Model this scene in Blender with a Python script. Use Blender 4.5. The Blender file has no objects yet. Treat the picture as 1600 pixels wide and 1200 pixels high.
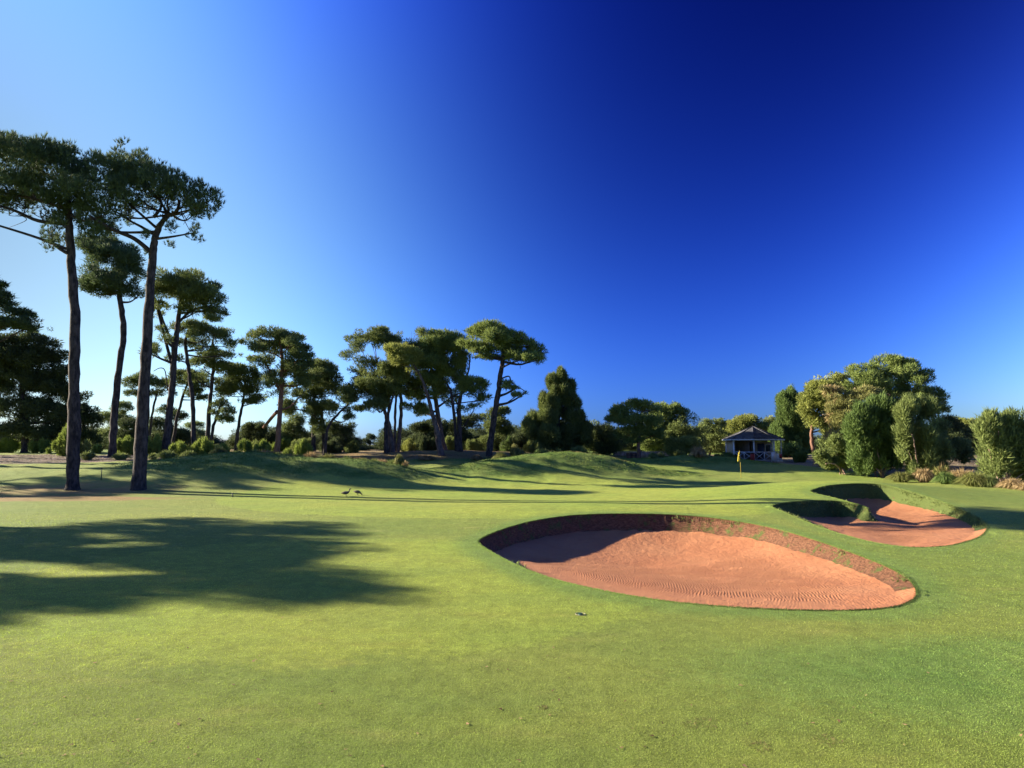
import bpy, math, random
import numpy as np
from math import radians as R
from mathutils import Vector, geometry

# ---------------------------------------------------------------- camera, world, sun, exposure
sc = bpy.context.scene
EYE, PITCH, F = 2.6, R(5.81), 953.0            # metres, radians, focal length in photo pixels (1600 wide)
cd = bpy.data.cameras.new('camera'); cam = bpy.data.objects.new('camera', cd)
sc.collection.objects.link(cam); sc.camera = cam
cam.location = (0, 0, EYE); cam.rotation_euler = (math.pi/2 + PITCH, 0, 0)
cd.sensor_width = 36; cd.lens = F/1600*36; cd.clip_start = .05; cd.clip_end = 20000
sc.view_settings.view_transform = 'Standard'; sc.view_settings.look = 'None'
EXPOSURE = 2.0
sc.view_settings.exposure = EXPOSURE; sc.view_settings.gamma = 1
SUN_AZ, SUN_EL = R(-74), R(19.5)
SUN = Vector((math.sin(SUN_AZ)*math.cos(SUN_EL), math.cos(SUN_AZ)*math.cos(SUN_EL), math.sin(SUN_EL)))
sd = bpy.data.lights.new('sun', 'SUN'); so = bpy.data.objects.new('sun', sd); sc.collection.objects.link(so)
sd.energy = 5.0; sd.angle = R(.4); sd.color = (1, .88, .70)
so.rotation_euler = (-SUN).to_track_quat('-Z', 'Y').to_euler(); so.location = (-60, 30, 60)

w = bpy.data.worlds.new('World'); sc.world = w; w.use_nodes = True
nt = w.node_tree; N = nt.nodes; Lk = nt.links
bg = N['Background']; bg.inputs[1].default_value = .1
sky = N.new('ShaderNodeTexSky'); sky.sky_type = 'NISHITA'; sky.sun_disc = False
sky.sun_elevation = SUN_EL; sky.sun_rotation = SUN_AZ
tc = N.new('ShaderNodeTexCoord')
def wm(op, a, b=None):
    n = N.new('ShaderNodeMath'); n.operation = op
    for i, v in enumerate((a, b)):
        if v is None: continue
        if isinstance(v, (int, float)): n.inputs[i].default_value = v
        else: Lk.new(v, n.inputs[i])
    return n.outputs[0]
def clampn(x, lo, hi):
    return wm('MINIMUM', wm('MAXIMUM', x, lo), hi)
nrm = N.new('ShaderNodeVectorMath'); nrm.operation = 'NORMALIZE'; Lk.new(tc.outputs['Generated'], nrm.inputs[0])
sx = N.new('ShaderNodeSeparateXYZ'); Lk.new(nrm.outputs[0], sx.inputs[0])
dt = N.new('ShaderNodeVectorMath'); dt.operation = 'DOT_PRODUCT'; Lk.new(nrm.outputs[0], dt.inputs[0]); dt.inputs[1].default_value = SUN
z = clampn(sx.outputs[2], 0.0, .62); g = clampn(dt.outputs['Value'], -.38, .87)
g2 = wm('MULTIPLY', g, g)
# polarised clear sky: the band a right angle from the sun is dark and saturated
feats = [z, wm('MULTIPLY', z, z), g, g2, wm('MULTIPLY', g2, g), wm('MULTIPLY', z, g2), wm('MULTIPLY', g2, g2), wm('MULTIPLY', z, g), wm('MULTIPLY', wm('MULTIPLY', z, z), g)]
X = [[-1.166, -4.617, 0.054, -0.995, 8.687, 1.047, 10.506, -11.416, 0.553, -3.501],
     [-0.391, -2.706, -2.254, -0.489, 6.43, 0.205, 8.967, -8.669, -1.937, 2.33],
     [0.784, -0.802, -2.147, 0.38, 2.449, -0.977, 6.626, -3.986, -6.571, 9.588]]
cmb = N.new('ShaderNodeCombineXYZ')
for ch in range(3):
    acc = None
    for k, f in enumerate(feats):
        t = wm('MULTIPLY', f, X[ch][k+1])
        acc = wm('ADD', acc, t) if acc is not None else wm('ADD', t, X[ch][0] - EXPOSURE*math.log(2))
    Lk.new(wm('MINIMUM', wm('EXPONENT', acc), 2.0), cmb.inputs[ch])
mul = N.new('ShaderNodeVectorMath'); mul.operation = 'MULTIPLY'
Lk.new(sky.outputs[0], mul.inputs[0]); Lk.new(cmb.outputs[0], mul.inputs[1]); Lk.new(mul.outputs[0], bg.inputs[0])

# ---------------------------------------------------------------- helpers
col = sc.collection
CT, ST = math.cos(PITCH), math.sin(PITCH)
def ray(u, v):
    dx, dy = (u-800)/F, -(v-600)/F
    return dx, CT - dy*ST, ST + dy*CT
def at(u, v, Y):
    d = ray(u, v); k = Y/d[1]
    return np.array([d[0]*k, Y, EYE + d[2]*k])
def pix(p):
    x, y, zz = p[0], p[1], p[2]-EYE
    f = y*CT + zz*ST; up = -y*ST + zz*CT
    return 800 + F*x/f, 600 - F*up/f
def link(o, parent=None):
    col.objects.link(o)
    if parent is not None: o.parent = parent
    return o
def tag(o, label=None, cat=None, group=None, kind=None):
    if label: o['label'] = label
    if cat: o['category'] = cat
    if group: o['group'] = group
    if kind: o['kind'] = kind
    return o
def mesh_np(name, V, faces_flat, nper, mat, parent=None, smooth=False, tint=None, loc=None):
    """faces all with nper corners; or nper = array of counts"""
    V = np.asarray(V, np.float32).reshape(-1, 3)
    if loc is not None: V = V - np.asarray(loc, np.float32)
    me = bpy.data.meshes.new(name)
    idx = np.asarray(faces_flat, np.int32).ravel()
    me.vertices.add(len(V)); me.vertices.foreach_set('co', V.ravel())
    me.loops.add(len(idx)); me.loops.foreach_set('vertex_index', idx)
    if np.isscalar(nper): cnt = np.full(len(idx)//nper, nper, np.int32)
    else: cnt = np.asarray(nper, np.int32)
    st = np.concatenate([[0], np.cumsum(cnt)[:-1]]).astype(np.int32)
    me.polygons.add(len(cnt)); me.polygons.foreach_set('loop_start', st); me.polygons.foreach_set('loop_total', cnt)
    if smooth: me.polygons.foreach_set('use_smooth', np.ones(len(cnt), bool))
    if tint is not None:
        for nm, arr in (tint.items() if isinstance(tint, dict) else [('tint', tint)]):
            a = me.attributes.new(nm, 'FLOAT', 'POINT'); a.data.foreach_set('value', np.asarray(arr, np.float32))
    me.update(calc_edges=True); me.validate()
    if mat is not None: me.materials.append(mat)
    o = bpy.data.objects.new(name, me); link(o, parent)
    if loc is not None and parent is None: o.location = loc
    return o
class MB:
    def __init__(s): s.v = []; s.f = []; s.n = []; s.c = 0
    def add(s, V, Fs):
        for f in Fs: s.f += [i + s.c for i in f]; s.n.append(len(f))
        s.v += [tuple(map(float, p)) for p in V]; s.c += len(V); return s
    def box(s, c, d, rz=0):
        ca, sa = math.cos(rz), math.sin(rz); V = []
        for k in (-1, 1):
            for j in (-1, 1):
                for i in (-1, 1):
                    x, y = i*d[0]/2, j*d[1]/2
                    V.append((c[0]+x*ca-y*sa, c[1]+x*sa+y*ca, c[2]+k*d[2]/2))
        return s.add(V, [(0,2,3,1),(4,5,7,6),(0,1,5,4),(2,6,7,3),(0,4,6,2),(1,3,7,5)])
    def tube(s, P, rad, n=8, cap=True, sq=(1, 1)):
        P = [np.array(p, float) for p in P]; V = []; k = len(P)
        ref = np.array([0.13, 1, .07])
        for i, p in enumerate(P):
            t = P[min(i+1, k-1)] - P[max(i-1, 0)]; t = t/(np.linalg.norm(t)+1e-9)
            a = np.cross(t, ref); a /= np.linalg.norm(a)+1e-9; b = np.cross(t, a)
            r = rad[i] if hasattr(rad, '__len__') else rad
            for j in range(n):
                an = 2*math.pi*j/n
                V.append(p + r*(sq[0]*math.cos(an)*a + sq[1]*math.sin(an)*b))
        Fs = [(i*n+j, i*n+(j+1) % n, (i+1)*n+(j+1) % n, (i+1)*n+j) for i in range(k-1) for j in range(n)]
        if cap: Fs += [tuple(range(n))[::-1], tuple((k-1)*n+j for j in range(n))]
        return s.add(V, Fs)
    def bar(s, a, b, wd, dp):
        return s.tube([a, b], math.hypot(wd, dp)/2, 4)
    def build(s, name, mat, parent=None, smooth=False, loc=None):
        return mesh_np(name, s.v, s.f, s.n, mat, parent, smooth, loc=loc)
def empty(name, loc):
    o = bpy.data.objects.new(name, None); link(o); o.location = loc; o.empty_display_size = .3; return o
def smoothstep(a, b, x):
    t = np.clip((x-a)/(b-a), 0, 1); return t*t*(3-2*t)
def catmull(P, per=8, closed=True):
    P = np.array(P, float); n = len(P); out = []
    rng_ = range(n) if closed else range(n-1)
    for i in rng_:
        if closed: p0, p1, p2, p3 = P[i-1], P[i], P[(i+1) % n], P[(i+2) % n]
        else: p0, p1, p2, p3 = P[max(i-1, 0)], P[i], P[i+1], P[min(i+2, n-1)]
        for k in range(per):
            t = k/per
            out.append(.5*((2*p1) + (-p0+p2)*t + (2*p0-5*p1+4*p2-p3)*t*t + (-p0+3*p1-3*p2+p3)*t**3))
    if not closed: out.append(P[-1])
    return np.array(out)
# cheap tileless value noise in numpy
_rs = np.random.RandomState(7); _T = _rs.rand(256, 256)
def vnoise(x, y):
    xi = np.floor(x).astype(int); yi = np.floor(y).astype(int); fx = x-xi; fy = y-yi
    fx = fx*fx*(3-2*fx); fy = fy*fy*(3-2*fy)
    a = _T[xi % 256, yi % 256]; b = _T[(xi+1) % 256, yi % 256]; c = _T[xi % 256, (yi+1) % 256]; d = _T[(xi+1) % 256, (yi+1) % 256]
    return (a*(1-fx)+b*fx)*(1-fy) + (c*(1-fx)+d*fx)*fy - .5

# ---------------------------------------------------------------- materials
def newmat(name):
    m = bpy.data.materials.new(name); m.use_nodes = True
    nt = m.node_tree; b = nt.nodes['Principled BSDF']; b.inputs['Specular IOR Level'].default_value = .2
    return m, nt, b
class G:
    """tiny node-graph writer"""
    def __init__(s, nt): s.nt = nt
    def n(s, t, **kw):
        x = s.nt.nodes.new(t)
        for k, v in kw.items(): setattr(x, k, v)
        return x
    def set(s, sock, v):
        if v is None: return
        if hasattr(v, 'is_output'): s.nt.links.new(v, sock)
        elif isinstance(v, (tuple, list)) and len(v) == 3 and sock.type == 'RGBA': sock.default_value = (*v, 1)
        else: sock.default_value = v
    def math(s, op, a, b=None, c=None):
        x = s.n('ShaderNodeMath', operation=op)
        for i, v in enumerate((a, b, c)): s.set(x.inputs[i], v)
        return x.outputs[0]
    def mix(s, f, a, b, mode='MIX'):
        x = s.n('ShaderNodeMix', data_type='RGBA', blend_type=mode)
        s.set(x.inputs[0], f); s.set(x.inputs[6], a); s.set(x.inputs[7], b); return x.outputs[2]
    def noise(s, scale, vec=None, detail=4, rough=.55, dist=0):
        x = s.n('ShaderNodeTexNoise'); s.set(x.inputs['Scale'], scale); s.set(x.inputs['Detail'], detail)
        s.set(x.inputs['Roughness'], rough); s.set(x.inputs['Distortion'], dist)
        if vec is not None: s.set(x.inputs['Vector'], vec)
        return x.outputs[0]
    def ramp(s, f, lo, hi):
        x = s.n('ShaderNodeMapRange', interpolation_type='SMOOTHSTEP'); s.set(x.inputs[0], f); x.inputs[1].default_value = lo; x.inputs[2].default_value = hi
        return x.outputs[0]
    def attr(s, name):
        x = s.n('ShaderNodeAttribute', attribute_name=name); return x.outputs['Fac']
    def pos(s): return s.n('ShaderNodeNewGeometry').outputs['Position']
    def scalev(s, v, sc_):
        x = s.n('ShaderNodeVectorMath', operation='MULTIPLY'); s.set(x.inputs[0], v); x.inputs[1].default_value = sc_; return x.outputs[0]
    def bump(s, h, strength, dist, prev=None):
        x = s.n('ShaderNodeBump'); s.set(x.inputs['Height'], h); s.set(x.inputs['Strength'], strength); x.inputs['Distance'].default_value = dist
        if prev is not None: s.set(x.inputs['Normal'], prev)
        return x.outputs[0]

def mat_ground(blade=False):
    m, nt, b = newmat('turf_blades_over_ground' if blade else 'ground_cover'); g = G(nt); P = g.pos()
    n1 = g.noise(.11, P, 3, .5); n2 = g.noise(.9, P, 4, .6); n3 = g.noise(7, P, 4, .7); n4 = g.noise(60, P, 3, .8); n5 = g.noise(230, P, 2, .7)
    Ps = g.scalev(P, (.35, 1.0, 1))
    nst = g.noise(1.6, Ps, 4, .65)
    fair = g.mix(g.ramp(n1, .35, .68), (.185, .225, .050), (.240, .255, .062))
    fair = g.mix(g.math('MULTIPLY', g.ramp(nst, .52, .78), .55), fair, (.290, .265, .085))
    green = g.mix(g.ramp(n1, .4, .62), (.285, .305, .060), (.250, .300, .055))
    green = g.mix(g.math('MULTIPLY', g.ramp(nst, .55, .75), .4), green, (.325, .290, .072))
    rough = g.mix(g.ramp(n2, .35, .65), (.105, .165, .032), (.190, .225, .052))
    rough = g.mix(g.math('MULTIPLY', g.ramp(n3, .5, .8), .5), rough, (.2, .17, .06))
    deep_green = g.mix(g.ramp(n2, .3, .7), (.135, .205, .050), (.185, .240, .062))
    dirt = g.mix(g.ramp(n3, .35, .7), (.34, .19, .095), (.22, .17, .06))
    dry = g.mix(g.ramp(n3, .3, .7), (.30, .17, .095), (.16, .12, .05))
    mulch = g.mix(g.ramp(n4, .35, .7), (.11, .065, .05), (.36, .26, .20))
    brk = g.math('ADD', g.math('MULTIPLY', g.math('SUBTRACT', n3, .5), .7), g.math('MULTIPLY', g.math('SUBTRACT', n2, .5), .8))
    def z_(nm, lo=.35, hi=.65): return g.ramp(g.math('ADD', g.attr(nm), brk), lo, hi)
    c = fair
    c = g.mix(z_('z_green', .3, .7), c, green)
    c = g.mix(z_('z_deep_green', .2, .9), c, deep_green)
    c = g.mix(z_('z_rough'), c, rough)
    c = g.mix(z_('z_dry'), c, dry)
    c = g.mix(z_('z_dirt', .3, .8), c, dirt)
    c = g.mix(z_('z_mulch', .45, .55), c, mulch)
    mot = g.math('MULTIPLY', g.math('SUBTRACT', g.noise(2.6, P, 5, .72), .5), 1.0)
    wet = g.ramp(g.noise(.55, g.scalev(P, (.6, 1.3, 1)), 4, .6), .40, .62)
    c = g.mix(g.math('MULTIPLY', wet, .24), c, (.14, .20, .055))
    # small dead and worn spots
    spot = g.math('MULTIPLY', g.ramp(g.noise(1.3, P, 2, .5), .72, .80), g.ramp(n3, .45, .7))
    c = g.mix(g.math('MULTIPLY', spot, .55), c, (.20, .13, .06))
    v = g.math('ADD', g.math('MULTIPLY', n4, .9), g.math('MULTIPLY', n5, .9))
    v = g.math('ADD', g.math('MULTIPLY', g.math('SUBTRACT', v, .9), 1.6), g.math('ADD', 1.0, g.math('ADD', g.math('ADD', g.math('MULTIPLY', g.math('SUBTRACT', n3, .5), .6), g.math('MULTIPLY', mot, .85)), g.math('MULTIPLY', g.attr('tint'), .6))))
    v = g.math('MAXIMUM', v, .35)
    c = g.mix(1.0, c, g.n('ShaderNodeCombineColor').outputs[0], 'MULTIPLY')
    cc = c.node.inputs[7].links[0].from_node
    for i in range(3): g.set(cc.inputs[i], v)
    c = g.mix(1.0, c, (.93, 1.0, .88), 'MULTIPLY')
    if blade:
        c = g.mix(1.0, c, (1.5, 1.5, 1.4), 'MULTIPLY')
        nt.links.new(c, b.inputs['Base Color']); b.inputs['Roughness'].default_value = .7
        tr = g.n('ShaderNodeBsdfTranslucent'); g.set(tr.inputs[0], c); mx = g.n('ShaderNodeMixShader'); mx.inputs[0].default_value = .5
        nt.links.new(b.outputs[0], mx.inputs[1]); nt.links.new(tr.outputs[0], mx.inputs[2]); nt.links.new(mx.outputs[0], nt.nodes['Material Output'].inputs[0]); return m
    nt.links.new(c, b.inputs['Base Color']); b.inputs['Roughness'].default_value = .85; b.inputs['Specular IOR Level'].default_value = .12
    b1 = g.bump(n2, .5, .10); b2 = g.bump(n3, .75, .085, b1); b3 = g.bump(n4, .9, .03, b2); b4 = g.bump(n5, .8, .012, b3)
    nt.links.new(b4, b.inputs['Normal'])
    return m
def mat_sand():
    m, nt, b = newmat('red_bunker_sand'); g = G(nt); P = g.pos()
    n1 = g.noise(.5, P, 4, .6); n2 = g.noise(5, P, 4, .65); n3 = g.noise(90, P, 3, .8); n4 = g.noise(16, P, 3, .6)
    c = g.mix(g.ramp(n1, .3, .7), (.310, .125, .055), (.350, .155, .070))
    c = g.mix(g.math('MULTIPLY', g.ramp(n2, .5, .75), .35), c, (.23, .082, .037))
    c = g.mix(g.math('MULTIPLY', g.ramp(n3, .5, .8), .35), c, (.40, .20, .105))
    c = g.mix(g.math('MULTIPLY', g.ramp(n4, .70, .76), .6), c, (.14, .06, .03))
    nt.links.new(c, b.inputs['Base Color']); b.inputs['Roughness'].default_value = .95
    # rake marks: swept arcs, in patches
    wv = g.n('ShaderNodeTexWave', wave_type='RINGS', rings_direction='Z'); 
    mp = g.n('ShaderNodeMapping'); g.set(mp.inputs[0], P); mp.inputs[1].default_value = (3.0, -14.5, 0)
    g.set(wv.inputs['Vector'], mp.outputs[0]); wv.inputs['Scale'].default_value = 5.6; wv.inputs['Distortion'].default_value = 5.5; wv.inputs['Detail'].default_value = 1; wv.inputs['Detail Scale'].default_value = .55
    msk = g.math('MULTIPLY', g.ramp(g.noise(.9, P, 4, .65, .6), .36, .54), g.attr('rake'))
    rk = g.math('MULTIPLY', wv.outputs[1], msk)
    c2 = g.mix(g.math('MULTIPLY', g.math('SUBTRACT', msk, rk), .40), c, (.20, .07, .03)); nt.links.new(c2, b.inputs['Base Color'])  # troughs between ridges also darkened in the colour, as groove shade
    b1 = g.bump(rk, .75, .03)
    b2 = g.bump(n2, .8, .06, b1); b3 = g.bump(n4, g.attr('rake'), .06, b2); b4 = g.bump(n3, .6, .01, b3)
    nt.links.new(b4, b.inputs['Normal']); return m
def mat_bank():
    m, nt, b = newmat('bunker_bank_turf_and_soil'); g = G(nt); P = g.pos()
    lay = g.noise(7, g.scalev(P, (1.3, 1.3, 5)), 5, .75); n2 = g.noise(2.2, P, 4, .6); n3 = g.noise(40, P, 3, .8)
    soil = g.mix(g.ramp(lay, .35, .65), (.095, .045, .024), (.270, .125, .066))
    turf = g.mix(g.ramp(n3, .3, .7), (.055, .085, .020), (.14, .18, .045))
    f = g.ramp(g.math('ADD', g.attr('turf'), g.math('MULTIPLY', g.math('SUBTRACT', n2, .5), 1.4)), .4, .6)
    c = g.mix(f, soil, turf); c = g.mix(g.math('MULTIPLY', g.ramp(n3, .45, .8), .4), c, (.09, .05, .03))
    nt.links.new(c, b.inputs['Base Color']); b.inputs['Roughness'].default_value = .95
    b1 = g.bump(lay, 1, .08); nt.links.new(g.bump(n3, 1, .04, b1), b.inputs['Normal']); return m
def mat_leaf(name, dark, light, trans=.25, acc=None):
    m = bpy.data.materials.new(name); m.use_nodes = True; nt = m.node_tree; nt.nodes.clear(); g = G(nt)
    t = g.attr('tint'); c = g.mix(t, dark, light)
    if acc: c = g.mix(g.ramp(g.noise(.35, g.pos(), 2, .5), .5, .68), c, acc)
    d = g.n('ShaderNodeBsdfPrincipled'); g.set(d.inputs['Base Color'], c); d.inputs['Roughness'].default_value = .7; d.inputs['Specular IOR Level'].default_value = .08
    tr = g.n('ShaderNodeBsdfTranslucent'); g.set(tr.inputs[0], g.mix(.5, c, tuple(min(1, x*1.6) for x in light)))
    mx = g.n('ShaderNodeMixShader'); mx.inputs[0].default_value = trans
    nt.links.new(d.outputs[0], mx.inputs[1]); nt.links.new(tr.outputs[0], mx.inputs[2])
    o = g.n('ShaderNodeOutputMaterial'); nt.links.new(mx.outputs[0], o.inputs[0]); return m
def mat_bark(name, a, bb):
    m, nt, b = newmat(name); g = G(nt); P = g.pos()
    n1 = g.noise(6, g.scalev(P, (1, 1, .35)), 5, .7); n2 = g.noise(1.2, P, 3)
    c = g.mix(g.ramp(n1, .35, .65), a, bb); c = g.mix(g.math('MULTIPLY', g.ramp(n2, .5, .7), .4), c, tuple(x*.6 for x in a))
    nt.links.new(c, b.inputs['Base Color']); b.inputs['Roughness'].default_value = .95
    nt.links.new(g.bump(n1, 1, .08), b.inputs['Normal']); return m
def mat_plain(name, c, rough=.7, var=.15, scale=8, metal=0):
    m, nt, b = newmat(name); g = G(nt)
    n1 = g.noise(scale, g.pos(), 4, .6)
    nt.links.new(g.mix(g.ramp(n1, .35, .7), tuple(x*(1-var) for x in c), tuple(min(1, x*(1+var)) for x in c)), b.inputs['Base Color'])
    b.inputs['Roughness'].default_value = rough; b.inputs['Metallic'].default_value = metal; return m

M = {
 'ground': mat_ground(), 'blade': mat_ground(True), 'sand': mat_sand(), 'bank': mat_bank(),
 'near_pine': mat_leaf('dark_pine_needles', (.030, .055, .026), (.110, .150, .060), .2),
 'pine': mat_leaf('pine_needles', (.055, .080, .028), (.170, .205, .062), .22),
 'pine_bright': mat_leaf('bright_pine_needles', (.070, .105, .028), (.220, .270, .072), .24),  # brighter green needle colour for part of the pines
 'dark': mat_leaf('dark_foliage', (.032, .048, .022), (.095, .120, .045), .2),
 'bush': mat_leaf('bush_foliage', (.080, .110, .035), (.210, .250, .075), .25),
 'olive': mat_leaf('olive_foliage', (.100, .125, .032), (.290, .310, .078), .25),
 'gum': mat_leaf('gum_foliage', (.110, .120, .038), (.270, .265, .090), .25, (.29, .19, .10)),
 'shrubgreen': mat_leaf('shrub_foliage', (.048, .085, .025), (.145, .205, .055), .25),
 'bright': mat_leaf('young_shrub_foliage', (.090, .130, .025), (.240, .300, .060), .3),
 'grass': mat_leaf('tussock_blades', (.075, .095, .022), (.220, .220, .070), .2),
 'drygrass': mat_leaf('dry_grass_blades', (.17, .12, .05), (.42, .31, .16), .2),
 'deadgrass': mat_leaf('dead_grass_blades', (.07, .06, .025), (.24, .19, .08), .15),
 'turf': mat_leaf('turf_blades', (.090, .140, .022), (.210, .240, .055), .25),
 'bark': mat_bark('pine_bark', (.020, .017, .016), (.085, .066, .056)),
 'bark_far': mat_bark('grey_bark', (.060, .045, .038), (.15, .115, .095)),
 'pale_bark': mat_bark('pale_gum_bark', (.26, .17, .13), (.42, .30, .22)),
 'red_bark': mat_bark('red_brown_bark', (.13, .065, .043), (.23, .125, .085)),
}

# ---------------------------------------------------------------- terrain
def _tab(pts, sig=2.2):
    Y = np.arange(-20, 400, .5); v = np.interp(Y, [p[0] for p in pts], [p[1] for p in pts])
    k = np.exp(-.5*(np.arange(-16, 17)*.5/sig)**2); k /= k.sum()
    return Y, np.convolve(np.pad(v, 16, mode='edge'), k, 'valid')
PL = _tab([(0, 0), (33, 0), (36, .12), (40, .75), (45, 1.35), (55, 1.85), (80, 2.05), (400, 2.1)], 1.6)
PC = _tab([(0, 0), (41, 0), (45, .15), (52, .5), (62, 1.1), (68, 1.6), (80, 1.9), (400, 2.1)], 1.6)
PR = _tab([(0, 0), (48, 0), (53, .25), (60, .8), (67, 1.0), (80, 1.3), (100, 1.7), (400, 2.1)], 1.6)
BUMPS = [  # x, y, height, sx, sy, rotation
 (-17.0, 43.5, 1.15, 6.0, 3.0, 0), (-9.9, 42.5, 1.0, 2.7, 2.2, 0),
 (3.2, 49.5, 1.35, 4.2, 2.9, 0), (-2.0, 46.5, .85, 3.6, 2.0, 0), (8.4, 50, .7, 4.0, 2.2, 0),
 (16.8, 60, .75, 4.6, 2.4, 0), (20.5, 60, .3, 3.5, 2.2, 0),
 (17.0, 32.5, .75, 5.5, 3.4, .25), (11.3, 25.2, .28, 2.4, 2.0, .3), (3.5, 25.0, .18, 5.0, 2.6, 0),
 (-9.0, 67, .45, 6.0, 2.5, 0), (-1.0, 66, .35, 7.0, 2.5, 0),
]
def f_ground(x, y):
    x = np.asarray(x, float); y = np.asarray(y, float)
    s = x/np.maximum(y, 20.0)
    wl = smoothstep(-.22, -.48, s); wr = smoothstep(.12, .26, s)
    L_ = np.interp(y, *PL); C_ = np.interp(y, *PC); R_ = np.interp(y, *PR)
    h = wl*L_ + wr*R_ + (1-wl-wr)*C_
    for bx, by, a, sx_, sy_, ro in BUMPS:
        dx = x-bx; dy = y-by; c, s_ = math.cos(ro), math.sin(ro)
        u = (dx*c+dy*s_)/sx_; v = (-dx*s_+dy*c)/sy_
        q = u*u+v*v
        h = h + a*np.exp(-.5*q)*(1+.0*q)
    r = np.hypot(x, y)
    rg = smoothstep(34, 42, y)*smoothstep(200, 90, r)
    h = h + .05*vnoise(x*.13+3, y*.13) + .015*vnoise(x*.6, y*.6) + rg*(.10*vnoise(x*.9, y*.9)+.06*vnoise(x*2.3, y*2.3))
    return h
def on_ground(u, v, lo=3., hi=300.):
    d = ray(u, v); Y = np.geomspace(lo, hi, 6000); k = Y/d[1]
    zz = EYE + d[2]*k; gz = f_ground(d[0]*k, Y)
    i = np.argmax(zz <= gz)
    if zz[i] > gz[i]: i = len(Y)-1
    return np.array([d[0]*k[i], Y[i], float(gz[i])])
def gz(x, y): return float(f_ground(np.array([x]), np.array([y]))[0])

# bunkers: outline picked along the rim; third value = height of the bank there
B1 = [(750,850,.55),(756,840,.7),(790,826,.85),(830,815,.95),(880,807,1),(930,803.5,1),(985,803,1),(1040,804,1),(1100,808,.95),(1160,816,.85),
      (1215,827,.75),(1270,843,.62),(1320,860,.5),(1365,877,.42),(1400,893,.34),(1422,908,.22),(1431,925,.12),(1424,938,.07),(1395,948,.05),(1340,953,.04),
      (1270,953.5,.04),(1190,951,.04),(1110,946,.04),(1040,939,.05),(970,928,.06),(910,916,.08),(860,903,.12),(815,886,.2),(778,868,.35)]
B2 = [(1207,791,.3),(1225,786,.6),(1255,783,.85),(1292,782,.95),(1325,785,.95),(1347,790,.85),(1356,794,.7),(1346,790,.6),(1322,783,.6),(1295,776,.6),(1268,769,.6),
      (1276,763,.8),(1300,758,.95),(1340,755.5,1),(1382,758,1),(1430,770,.85),(1480,787,.6),(1515,802,.4),(1537,816,.25),(1541,826,.15),(1530,838,.1),
      (1505,847,.08),(1475,853,.08),(1425,855,.08),(1375,849,.1),(1335,840,.12),(1295,828,.18),(1255,813,.25),(1225,800,.3)]
def outline(B, per):
    C = catmull([(u, v, h) for u, v, h in B], per)
    W = np.array([on_ground(u, v) for u, v, h in C]); P = W[:, :2]
    # resample evenly
    Q = np.vstack([P, P[:1]]); H = np.append(C[:, 2], C[0, 2]); seg = np.hypot(*np.diff(Q, axis=0).T); s = np.concatenate([[0], np.cumsum(seg)])
    n = int(s[-1]/.085); t = np.linspace(0, s[-1], n, endpoint=False)
    return np.column_stack([np.interp(t, s, Q[:, 0]), np.interp(t, s, Q[:, 1])]), np.interp(t, s, H)
O1, H1 = outline(B1, 10); O2, H2 = outline(B2, 10)
def inside(P, O):
    x, y = P[:, 0], P[:, 1]; r = np.zeros(len(P), bool); j = len(O)-1
    for i in range(len(O)):
        xi, yi = O[i]; xj, yj = O[j]
        if yi != yj:
            c = ((yi > y) != (yj > y)) & (x < (xj-xi)*(y-yi)/(yj-yi)+xi); r ^= c
        j = i
    return r
def dist_to(P, O):
    out = np.empty(len(P))
    for a in range(0, len(P), 4000):
        q = P[a:a+4000]; d = np.hypot(q[:, None, 0]-O[None, :, 0], q[:, None, 1]-O[None, :, 1]); out[a:a+4000] = d.min(1)
    return out

# polar ground grid (fine in front of the camera)
az = np.concatenate([np.arange(-180, -46, 4.), np.arange(-46, 46.01, .30), np.arange(50, 180, 4.)]); az = np.radians(az)
rr = [.25, 1.2, 2.2, 3.2]
while rr[-1] < 140: rr.append(rr[-1]*1.0125)
while rr[-1] < 6000: rr.append(rr[-1]*1.25)
rr = np.array(rr); nA, nR = len(az), len(rr)
GX = np.outer(rr, np.sin(az)).ravel(); GY = np.outer(rr, np.cos(az)).ravel(); GZ = f_ground(GX, GY)
ii, jj = np.meshgrid(np.arange(nR-1), np.arange(nA), indexing='ij')
a0 = ii*nA+jj; a1 = ii*nA+(jj+1) % nA; b0 = a0+nA; b1 = a1+nA
Q = np.stack([a0, b0, b1, a1], -1).reshape(-1, 4)[:, ::-1]
GP = np.column_stack([GX, GY])
Vall = [np.column_stack([GX, GY, GZ])]; faces = []; cnts = []; nv = nR*nA
keep = np.ones(len(Q), bool)
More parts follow.
